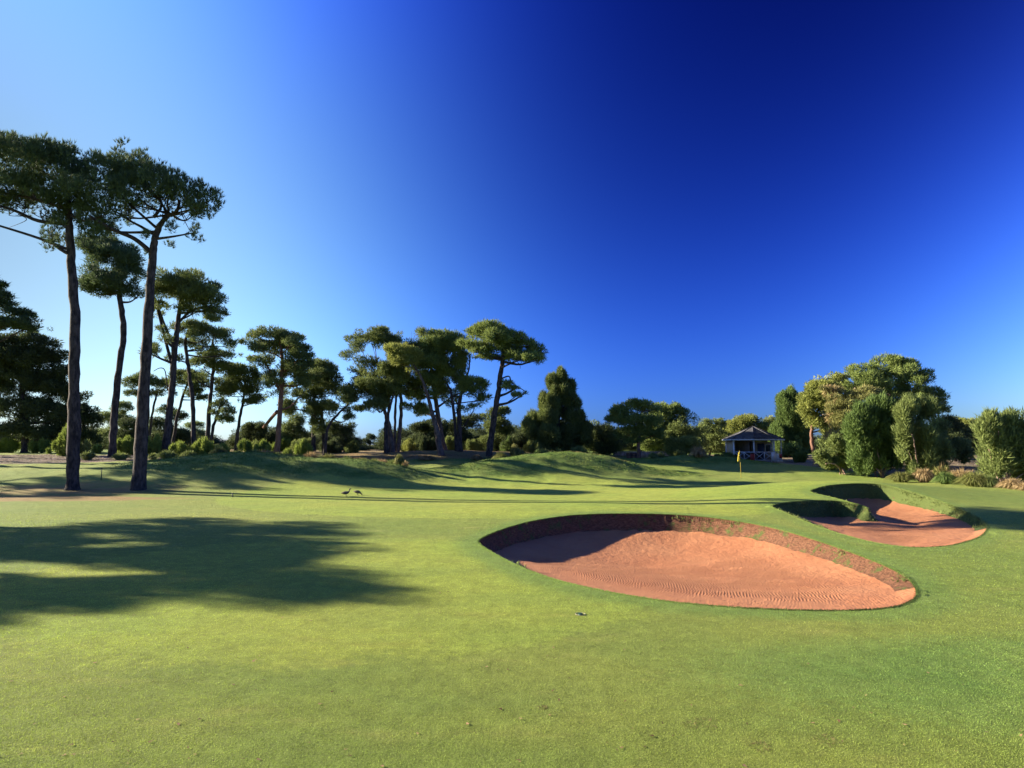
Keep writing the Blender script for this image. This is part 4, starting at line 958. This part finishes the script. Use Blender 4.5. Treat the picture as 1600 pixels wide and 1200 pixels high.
ordn = 'first second third fourth fifth sixth seventh eighth ninth tenth eleventh twelfth'.split()
for i, (u_, D_, w_, h_, lf_) in enumerate([(402, 74, 34, 16, 'bush'), (440, 76, 36, 20, 'bright'), (470, 74, 34, 22, 'bush'), (520, 72, 40, 24, 'dark'), (548, 74, 30, 20, 'bush'), (640, 73, 34, 22, 'olive'), (664, 75, 40, 28, 'dark'), (702, 74, 38, 26, 'bush'), (738, 73, 36, 24, 'bush'), (762, 75, 40, 30, 'dark'), (800, 70, 36, 26, 'shrubgreen'), (834, 68, 36, 24, 'bush')]):
    shrub('undergrowth shrub behind the grove, %s from its left end' % ordn[i], u_, D_, w_, h_, lf_, 'undergrowth behind the grove', 31)
# ---------------------------------------------------------------- turf as real blades
def scatter_px(n, v0, v1, rng, power=1.0, u0=-30, u1=1630):
    u = rng.uniform(u0, u1, n); v = v0+(v1-v0)*rng.rand(n)**power
    dx = (u-800)/F; dy = -(v-600)/F; Y = CT-dy*ST; Zz = ST+dy*CT; k = -EYE/Zz
    return dx*k, Y*k
def near_turf():
    rng = np.random.RandomState(77); n = 520000
    x, y = scatter_px(n, 800, 1225, rng, .8)
    P = np.column_stack([x, y]); ok = np.ones(n, bool)
    for O in (O1, O2):
        lo, hi = O.min(0)-.1, O.max(0)+.1; c = np.where((x > lo[0]) & (x < hi[0]) & (y > lo[1]) & (y < hi[1]))[0]
        if len(c): ok[c[inside(P[c], O[::2])]] = False
    x, y = x[ok], y[ok]; n = len(x); d = np.hypot(x, y)
    z = f_ground(x, y); B = np.column_stack([x, y, z-.002])
    h = (.004+.00055*d)*(.5+.9*rng.rand(n)); an = rng.rand(n)*2*math.pi; ln = .3+.9*rng.rand(n)
    A = np.column_stack([np.cos(an)*ln*h, np.sin(an)*ln*h, h]); s = np.column_stack([-np.sin(an), np.cos(an), np.zeros(n)])*((.0012+.00036*d)*(.6+.8*rng.rand(n)))[:, None]
    V, t = tris(B, A, s, rng.rand(n)*.9-.3)
    zz = zones(x, y); T = {k: np.repeat(v, 3) for k, v in zz.items()}; T['tint'] = t
    o = mesh_np('short_grass', V, np.arange(len(V)), 3, M['blade'], tint=T); tag(o, 'closely mown grass blades covering the lawn around the bunkers', 'grass', kind='stuff')
near_turf()
def mound_turf():
    rng = np.random.RandomState(78); n = 260000
    x = rng.uniform(-34, 26, n); y = rng.uniform(37.5, 64, n)
    r = zones(x, y)['z_rough']; ok = rng.rand(n) < r*.95; ok &= np.abs(x/y) < .9
    x, y = x[ok], y[ok]; n = len(x); z = f_ground(x, y); B = np.column_stack([x, y, z-.01])
    cl = vnoise(x*1.7, y*1.7)+.5; h = (.025+.055*cl)*(.5+rng.rand(n)); an = rng.rand(n)*2*math.pi; ln = .3+.7*rng.rand(n)
    A = np.column_stack([np.cos(an)*ln*h, np.sin(an)*ln*h, h]); s = np.column_stack([-np.sin(an), np.cos(an), np.zeros(n)])*(.014+.014*rng.rand(n))[:, None]
    V, t = tris(B, A, s, rng.rand(n)*1.2-.4)
    zz = zones(x, y); T = {k: np.repeat(v, 3) for k, v in zz.items()}; T['tint'] = t*.5
    o = mesh_np('rough_grass', V, np.arange(len(V)), 3, M['ground'], tint=T); tag(o, 'longer rough grass growing on the mounds', 'grass', kind='stuff')
mound_turf()
def lip_grass():
    rng = np.random.RandomState(79); Vs = []; ts = []
    for O, H, k in ((O1, H1, 26000), (O2, H2, 16000)):
        i = rng.randint(len(O), size=k); f = rng.rand(k)[:, None]; p = O[i]*(1-f)+O[(i+1) % len(O)]*f
        T = np.roll(O, -1, 0)-O; T /= np.linalg.norm(T, axis=1)[:, None]; Nn = np.column_stack([T[:, 1], -T[:, 0]])
        if not inside(O[:1]+Nn[:1]*.05, O)[0]: Nn = -Nn
        off = rng.uniform(-.07, .015, k); p = p+Nn[i]*off[:, None]; z = f_ground(p[:, 0], p[:, 1]); h = rng.uniform(.012, .04, k)
        B = np.column_stack([p, z-.004]); A = np.column_stack([Nn[i]*(rng.uniform(-.3, .9, k)*h)[:, None], h*rng.uniform(.2, 1, k)]); s = np.column_stack([T[i]*.006, np.zeros(k)])
        V, t = tris(B, A, s, rng.rand(k)*.9-.4); Vs.append(V); ts.append(t)
    V = np.vstack(Vs); t = np.concatenate(ts); zz = zones(V[:, 0], V[:, 1]); zz['tint'] = t
    o = mesh_np('fringe_grass', V, np.arange(len(V)), 3, M['ground'], tint=zz); tag(o, 'ragged grass fringe along the bunker lips', 'grass', kind='stuff')
lip_grass()
def chips():
    rng = np.random.RandomState(80); n = 26000
    x = np.concatenate([rng.uniform(-56, -24, n), rng.uniform(20, 50, n)]); y = np.concatenate([rng.uniform(44, 56, n), rng.uniform(28, 62, n)])
    ok = rng.rand(2*n) < zones(x, y)['z_mulch']*1.2-.2; x, y = x[ok], y[ok]; n = len(x); B = np.column_stack([x, y, f_ground(x, y)+.015])
    A = unit(rng, n)*np.array([1, 1, .35]); A *= rng.uniform(.06, .2, n)[:, None]; s = np.cross(A, [0, 0, 1.]); s *= .25
    V, t = tris(B, A, s, rng.rand(n)); m = mat_leaf('mulch_chip', (.10, .07, .06), (.50, .40, .34), .0)
    o = mesh_np('mulch', V, np.arange(len(V)), 3, m, tint=t); tag(o, 'bark chips and fallen twigs covering the planting beds', 'mulch', kind='stuff')
chips()

def bank_grass():
    rng = np.random.RandomState(83); Vs = []; ts = []
    for Bk, k, dn in ((BANKS[0], 7000, .66), (BANKS[1], 16000, .30)):
        p = Bk[rng.randint(len(Bk), size=k)]+rng.normal(size=(k, 3))*.03; ok = (vnoise(p[:, 0]*1.6+9, p[:, 1]*1.6)+.5+.5*vnoise(p[:, 0]*5, p[:, 2]*7)) > dn; p = p[ok]; n = len(p)
        A = rng.normal(size=(n, 3))*.035+np.array([0, 0, .02]); s = np.cross(A, unit(rng, n))*.22
        V, t = tris(p, A, s, rng.rand(n)); Vs.append(V); ts.append(t)
    o = mesh_np('bank_grass', np.vstack(Vs), np.arange(len(np.concatenate(ts))), 3, M['bush'], tint=np.concatenate(ts)); tag(o, 'sparse weeds and roots clinging to the bunker banks', 'weeds', kind='stuff')
bank_grass()
def litter():
    rng = np.random.RandomState(84); x, y = scatter_px(260, 800, 1200, rng, .7); x2 = rng.uniform(-34, -12, 900); y2 = rng.uniform(27, 41, 900); x = np.append(x, x2); y = np.append(y, y2)
    P = np.column_stack([x, y]); ok = ~inside(P, O1[::2]) & ~inside(P, O2[::2]); x, y = x[ok], y[ok]; n = len(x)
    A = unit(rng, n)*np.array([1, 1, .3])*rng.uniform(.015, .06, n)[:, None]; s = np.cross(A, [0, 0, 1.])*rng.uniform(.15, .4, n)[:, None]
    V, t = tris(np.column_stack([x, y, f_ground(x, y)+.012]), A, s, rng.rand(n)); m = mat_leaf('dead_leaf', (.06, .035, .018), (.34, .21, .11), 0)
    tag(mesh_np('fallen_leaves', V, np.arange(len(V)), 3, m, tint=t), 'fallen brown leaves, needles and twigs lying on the lawn', 'leaf litter', kind='stuff')
litter()
for lb, u_, v_, w_ in [('brown dead grass tuft in the foreground, the upper right one', 1105, 1128, .13), ('brown dead grass tuft in the foreground, left of the upper right one', 1078, 1133, .09), ('dark dead grass tuft near the bottom of the photo', 1187, 1166, .12), ('flat dead grass tuft at the bottom right of the dark one', 1292, 1156, .13), ('tiny dead tuft in the lower foreground, left of the others', 848, 1106, .06)]:
    rng = np.random.RandomState(int(u_)); b = on_ground(u_, v_); V, t = blades((0, 0, -.008), 90, rng, .026, w_*.8, .0018, .8, w_*.6)
    root = empty('dead_grass_tuft', tuple(b)); tag(root, lb, 'grass tuft'); mesh_np('blades', V, np.arange(len(V)), 3, M['deadgrass'], root, tint=t)

# ---------------------------------------------------------------- pavilion
MT = {'rim': mat_plain('worn_rim', (.27, .25, .16), .9, .2, 40), 'roof': mat_plain('grey_shingle', (.062, .062, .066), .9, .35, 3), 'white': mat_plain('shaded_white_paint', (.46, .49, .53), .6, .06, 6), 'cream': mat_plain('cream_wall', (.26, .22, .17), .8, .08, 3),  # white paint greyed and blued, tree shade over the pavilion put into it
      'blue': mat_plain('blue_door_paint', (.02, .035, .07), .5, .15, 4), 'darkwood': mat_plain('dark_bench_wood', (.035, .045, .05), .6, .2, 6), 'red': mat_plain('red_plastic', (.20, .022, .02), .5, .1, 5),
      'slab': mat_plain('concrete_slab', (.20, .19, .165), .9, .12, 3), 'yellow': mat_plain('yellow_flag_cloth', (.50, .41, .05), .7, .06, 12), 'yel': mat_plain('yellow_pole_paint', (.52, .36, .05), .45, .05, 9),
      'black': mat_plain('black_marking', (.015, .015, .015), .6, .1, 9), 'greenp': mat_plain('dark_green_plastic', (.012, .05, .035), .5, .1, 6)}
def pavilion():
    D = 66.0; p = at(1177, 700, D); cx, cy = p[0], p[1]; g0 = gz(cx, cy)+.05
    root = empty('pavilion', (cx, cy, g0)); tag(root, 'small white eight sided pavilion with a grey pointed roof and cross railings', 'pavilion')
    Rr, Rp, He, Ha = 3.12, 2.75, 2.30, 3.70
    ang = [R(25-k*45) for k in range(8)]   # k=0 right-front going towards the camera
    def pt(r, a, z): return (r*math.cos(a), r*math.sin(a), z)
    s = MB(); n = 8
    s.add([pt(3.1, a, -.35) for a in ang]+[pt(3.1, a, .06) for a in ang], [tuple(range(8)), tuple(range(8, 16))[::-1]]+[(i, i+8, (i+1) % 8+8, (i+1) % 8) for i in range(8)]); s.build('floor_slab', MT['slab'], root)
    r = MB()
    for i in range(8):
        a, b = ang[i], ang[(i+1) % 8]
        # each facet: shingle courses as small steps
        m_ = 9
        for k in range(m_):
            t0, t1 = k/m_, (k+1)/m_; r0, r1 = Rr*(1-t0)+.02, Rr*(1-t1)+.02; z0, z1 = He+(Ha-He)*t0, He+(Ha-He)*t1
            r.add([pt(r0+.02, a, z0+.02), pt(r0+.02, b, z0+.02), pt(r1+.02, b, z1), pt(r1+.02, a, z1), pt(r0, a, z0-.02), pt(r0, b, z0-.02)], [(0, 3, 2, 1), (0, 1, 5, 4)])
    rf = r.build('roof', MT['roof'], root)
    c_ = MB()
    for i in range(8):
        a = ang[i]; c_.tube([pt(Rr+.03, a, He+.03), pt(.05, a, Ha+.03)], .035, 5)
    c_.tube([(0, 0, Ha-.02), (0, 0, Ha+.10)], [.10, .02], 8); c_.build('ridge_cap', MT['roof'], rf)
    f_ = MB()
    for i in range(8):
        a, b = ang[i], ang[(i+1) % 8]; A = [pt(Rr+.03, a, He-.10), pt(Rr+.03, b, He-.10), pt(Rr+.03, b, He+.03), pt(Rr+.03, a, He+.03), pt(Rr-.02, a, He-.10), pt(Rr-.02, b, He-.10), pt(Rr-.02, b, He+.03), pt(Rr-.02, a, He+.03)]
        f_.add(A, [(0, 1, 2, 3), (4, 7, 6, 5), (0, 4, 5, 1), (3, 2, 6, 7)])
    f_.build('fascia', MT['white'], rf)
    cl = MB(); cl.add([pt(Rr-.04, a, He-.05) for a in ang], [tuple(range(8))]); cl.build('ceiling', MT['cream'], root)
    for i in range(8):
        x, y, _ = pt(Rp, ang[i], 0); P = MB(); P.box((x, y, He/2), (.13, .13, He-.1), ang[i]); P.box((x, y, .12), (.18, .18, .12), ang[i]); P.box((x, y, He-.16), (.18, .18, .08), ang[i]); P.build('post', MT['white'], root)
    def rail(i, f0=0, f1=1):
        A = np.array(pt(Rp, ang[i], 0)); B = np.array(pt(Rp, ang[(i+1) % 8], 0)); a, b = A+(B-A)*f0, A+(B-A)*f1; q = MB()
        q.bar(a+[0, 0, .98], b+[0, 0, .98], .07, .06); q.bar(a+[0, 0, .16], b+[0, 0, .16], .06, .05)
        mid = (a+b)/2
        for u_, v_ in ((a, mid), (mid, b)):
            q.bar(u_+[0, 0, .18], v_+[0, 0, .95], .04, .04); q.bar(u_+[0, 0, .95], v_+[0, 0, .18], .04, .04)
        q.bar(mid+[0, 0, .14], mid+[0, 0, .98], .06, .06); q.build('cross_railing', MT['white'], root)
    rail(0); rail(2); rail(3); rail(7)
    # back walls
    def wall(i, name='wall', mat=None, h=None):
        A = np.array(pt(Rp-.08, ang[i], 0)); B = np.array(pt(Rp-.08, ang[(i+1) % 8], 0)); m_ = (A+B)/2; q = MB()
        q.box((m_[0], m_[1], (He-.1)/2+.06), (np.linalg.norm(B-A)-.1, .10, He-.16), math.atan2(B[1]-A[1], B[0]-A[0])); o = q.build('wall', mat or MT['cream'], root)
        d = MB()
        for k in range(1, 8): d.box((m_[0]*.978, m_[1]*.978, .06+k*.26), (np.linalg.norm(B-A)-.12, .012, .012), math.atan2(B[1]-A[1], B[0]-A[0]))
        d.build('board_joint', MT['slab'], o); return o
    for i in (4, 5, 6): wall(i)
    # changing kiosk inside, right hand side, with a blue door and a window
    k = MB(); k.box((1.05, .55, 1.05), (1.9, 1.5, 1.98)); ks = k.build('kiosk', MT['cream'], root)
    d = MB(); d.box((.72, -.22, .98), (.72, .05, 1.8)); dd = d.build('kiosk_door', MT['blue'], ks); h = MB(); h.box((.98, -.26, .95), (.05, .04, .05)); 
    w_ = MB(); w_.box((1.5, -.22, 1.35), (.5, .05, .75)); w_.build('kiosk_window', MT['darkwood'], ks); wf = MB(); wf.box((1.5, -.235, 1.74), (.6, .06, .05)); wf.box((1.5, -.235, .96), (.6, .06, .05)); wf.box((1.21, -.235, 1.35), (.05, .06, .73)); wf.box((1.79, -.235, 1.35), (.05, .06, .73)); wf.build('window_frame', MT['white'], ks)
    lw = MB(); a = np.array(pt(Rp, ang[1], 0)); b = np.array(pt(Rp, ang[2], 0)); m_ = a*.45+b*.55
    lw.box((m_[0], m_[1]+.05, .42), (np.linalg.norm(b-a)*.8, .12, .72), math.atan2(b[1]-a[1], b[0]-a[0])); lw.build('low_wall', MT['white'], root)
    # things standing in it
    bx, by = cx-.55, cy-1.2; z0 = g0+.06; e = empty('bench', (bx, by, z0)); tag(e, 'dark bench seat standing inside the pavilion behind the low wall', 'bench')
    q = MB(); q.box((0, 0, .45), (1.7, .4, .05)); q.build('seat', MT['darkwood'], e); q = MB(); q.box((0, .2, .78), (1.7, .04, .4)); q.build('backrest', MT['darkwood'], e)
    for sx_ in (-.75, .75): q = MB(); q.box((sx_, 0, .21), (.06, .36, .42)); q.build('leg', MT['darkwood'], e)
    e = empty('litter_bin', (cx-1.35, cy-3.15, gz(cx-1.35, cy-3.15))); tag(e, 'red bin in front of the left part of the pavilion', 'bin')
    q = MB(); q.tube([(0, 0, 0), (0, 0, .05), (0, 0, .8), (0, 0, .84)], [.17, .2, .22, .2], 14); q.build('body', MT['red'], e, True); q = MB(); q.tube([(0, 0, .84), (0, 0, .9), (0, 0, .96)], [.23, .22, .1], 14); q.build('lid', MT['black'], e, True)
    px, py = cx+.75, cy-3.25; e = empty('notice_board', (px, py, gz(px, py))); tag(e, 'white board standing before the right middle post of the pavilion', 'sign')
    q = MB(); q.box((0, 0, .62), (.42, .06, .85)); q.build('panel', MT['white'], e)
    for sx_ in (-.17, .17): q = MB(); q.box((sx_, .05, .3), (.04, .04, .62)); q.build('leg', MT['white'], e)
    px += .62; e = empty('ball_washer_stand', (px, py+.1, gz(px, py))); tag(e, 'white and red rubbish stand right beside the white board', 'stand')
    q = MB(); q.box((-.12, 0, .55), (.2, .16, .7)); q.build('body', MT['white'], e); q = MB(); q.box((.14, 0, .62), (.24, .2, .42)); q.build('basket', MT['red'], e); q = MB(); q.box((0, 0, .12), (.6, .3, .06)); q.build('base', MT['white'], e)
    for sx_ in (-.2, .25): q = MB(); q.box((sx_, 0, .3), (.05, .05, .5)); q.build('leg', MT['white'], e)
pavilion()

# ---------------------------------------------------------------- flag on the green
def flag():
    b = on_ground(1158, 747); b[2] = gz(b[0], b[1]); e = empty('golf_flag', tuple(b)); tag(e, 'yellow golf flag hanging limp from its pole in the hole', 'flag')
    P = MB(); P.tube([(0, 0, -.1), (-.01, 0, 1.0), (-.05, 0, 2.15)], [.016, .014, .012], 8); P.build('pole', MT['yel'], e, True)
    # limp cloth: folded sheet hanging from the top of the pole
    n, m_ = 16, 16; V = []; Fs = []
    for j in range(m_+1):
        t = j/m_
        for i in range(n+1):
            s = i/n; fold = math.sin(s*9+t*1.2)*.05*(.4+t); drop = .12*s+.05*math.sin(s*5)
            x = -.055+.03*(1-t) - s*(.08+.09*t) + .02*math.sin(s*13); V.append((x, fold, 2.12-.75*t-drop*1.2))
    for j in range(m_):
        for i in range(n): a = j*(n+1)+i; Fs.append((a, a+1, a+n+2, a+n+1))
    c = MB(); c.add(V, Fs); fo = c.build('cloth', MT['yellow'], e, True)
    md = fo.modifiers.new('thickness', 'SOLIDIFY'); md.thickness = .006
    for (zx, zz, r_) in ((-.10, 1.86, .042), (-.13, 1.66, .05), (-.10, 1.52, .035)):
        q = MB(); q.add([(zx+r_*math.cos(a)*.8, -.095, zz+r_*math.sin(a)*1.2) for a in np.linspace(0, 6.28, 12, endpoint=False)]+[(zx+r_*math.cos(a)*.8, -.085, zz+r_*math.sin(a)*1.2) for a in np.linspace(0, 6.28, 12, endpoint=False)], [tuple(range(12)), tuple(range(12, 24))[::-1]]+[(k, (k+1) % 12, (k+1) % 12+12, k+12) for k in range(12)])
        q.build('printed_mark', MT['black'], fo)
    q = MB(); q.tube([(0, 0, -.06), (0, 0, .004)], .054, 20); q.build('hole_cup', MT['black'], e)
flag()

# ---------------------------------------------------------------- ducks
MB_BODY = mat_plain('brown_grey_plumage', (.11, .09, .07), .8, .5, 30); MB_DK = mat_plain('dark_plumage', (.03, .025, .022), .7, .3, 30)
def duck(label, u, v, grazing, rz):
    b = on_ground(u, v); e = empty('duck', tuple(b)); e.rotation_euler = (0, 0, rz); e.scale = (.88, .88, .88); tag(e, label, 'duck', 'ducks on the green')
    q = MB()
    if not grazing:
        path = [(-.30, 0, .19), (-.24, 0, .20), (-.16, 0, .205), (-.06, 0, .20), (.04, 0, .205), (.11, 0, .235), (.155, 0, .29), (.17, 0, .34), (.18, 0, .385), (.20, 0, .42), (.225, 0, .432), (.25, 0, .425), (.275, 0, .415), (.30, 0, .408)]
        rad = [.012, .04, .075, .098, .09, .062, .038, .029, .028, .036, .036, .024, .013, .006]
    else:
        path = [(-.26, 0, .24), (-.20, 0, .235), (-.12, 0, .225), (-.03, 0, .21), (.06, 0, .19), (.13, 0, .16), (.18, 0, .12), (.21, 0, .085), (.235, 0, .06), (.25, 0, .04), (.262, 0, .02), (.27, 0, .004)]
        rad = [.012, .04, .075, .098, .088, .055, .036, .03, .034, .03, .014, .006]
    q.tube(path, rad, 14)
    for sy in (-.045, .045):   # legs and webbed feet, one mesh with the body
        q.tube([(-.02, sy, .13), (-.01, sy, .07), (.0, sy, .012)], [.022, .010, .009], 6); q.add([(-.02, sy-.01, .004), (.07, sy-.035, .003), (.08, sy, .004), (.07, sy+.035, .003), (-.02, sy+.01, .012), (.0, sy, .02)], [(0, 1, 2, 3, 4), (0, 5, 2, 1), (4, 3, 2, 5), (0, 4, 5)])
    for sy in (-1, 1):         # folded wings
        q.tube([(-.24, sy*.035, .215), (-.12, sy*.075, .225), (.0, sy*.08, .22), (.07, sy*.05, .22)], [.008, .035, .045, .015], 8)
    q.build('body', MB_BODY if not grazing else MB_BODY, e, True)
duck('brown duck standing upright with its head raised on the green', 541, 775.5, False, .35)
duck('brown duck bending down to graze right of the upright one', 559, 774, True, .1)

# ---------------------------------------------------------------- sprinkler heads, markers, low wall
def ring(label, u, v, r_, tube=.012):
    b = on_ground(u, v); e = empty('sprinkler_head', tuple(b)); tag(e, label, 'sprinkler head')
    q = MB(); n = 28; k = 8; V = []; Fs = []
    for i in range(n):
        a = 2*math.pi*i/n
        for j in range(k):
            c = 2*math.pi*j/k; rr_ = r_+tube*math.cos(c); V.append((rr_*math.cos(a), rr_*math.sin(a), .006+tube*math.sin(c)*.8))
    Fs = [(i*k+j, ((i+1) % n)*k+j, ((i+1) % n)*k+(j+1) % k, i*k+(j+1) % k) for i in range(n) for j in range(k)]
    q.add(V, Fs); q.build('rim', MT['rim'], e, True)
    q = MB(); q.tube([(0, 0, -.05), (0, 0, .0), (0, 0, .012)], [r_*.55, r_*.55, r_*.45], 16); q.build('cap', MT['greenp'], e)
ring('round sprinkler head with a pale rim set in the grass before the big bunker', 907, 960, .075, .006)
def stake(label, u, v, h, mat, name='marker_stake'):
    b = on_ground(u, v); e = empty(name, tuple(b)); tag(e, label, 'stake')
    q = MB(); q.tube([(0, 0, -.05), (0, 0, h*.9)], [.025, .022], 8); q.build('shaft', mat, e); q = MB(); q.tube([(0, 0, h*.9), (0, 0, h)], [.04, .03], 8); q.build('cap', MT['black'], e)
stake('thin dark stake between the two big pine trunks', 158, 750, .75, MT['greenp'])
stake('short dark stump like marker at the foot of the left mound', 363, 777, .22, MT['darkwood'], 'marker_peg')
def lowwall():
    a = at(958, 716, 72); b_ = at(1046, 716, 72); e = empty('stone_wall', tuple((a+b_)/2*np.array([1, 1, 0])+np.array([0, 0, gz((a[0]+b_[0])/2, 72)]))); tag(e, 'low pale stone wall between the conifer and the far mound', 'wall')
    L_ = b_[0]-a[0]; rng = random.Random(4); q = MB(); x = -L_/2
    while x < L_/2:
        w2 = rng.uniform(.3, .6); q.box((x+w2/2, rng.uniform(-.03, .03), .28), (w2-.03, .4, .62+rng.uniform(-.05, .05))); x += w2
    q.build('stones', mat_plain('pale_stone', (.42, .33, .25), .9, .25, 4), e)
    q = MB(); q.box((0, 0, .64), (L_, .46, .06)); q.build('coping', mat_plain('coping_stone', (.48, .40, .31), .9, .15, 4), e)
lowwall()
for lb, u, mt in (('red brown barrel left of the flat topped pine', 983, 'red_bark'), ('red brown barrel touching the flat topped pine', 991, 'red_bark')):
    D = 67; p = at(u, 715, D); e = empty('planter_tub', (p[0], D, gz(p[0], D))); tag(e, lb, 'tub', 'tubs by the low wall')
    q = MB(); q.tube([(0, 0, -.1), (0, 0, .1), (0, 0, .45), (0, 0, .62)], [.24, .28, .31, .29], 16, cap=False); q.build('barrel', M[mt], e, True); q = MB(); q.tube([(0, 0, .3), (0, 0, .36)], [.315, .318], 16, False); q.build('hoop', MT['black'], e)
    q = MB(); q.tube([(0, 0, .5), (0, 0, .56)], [.28, .28], 16); q.build('soil', MT['darkwood'], e)
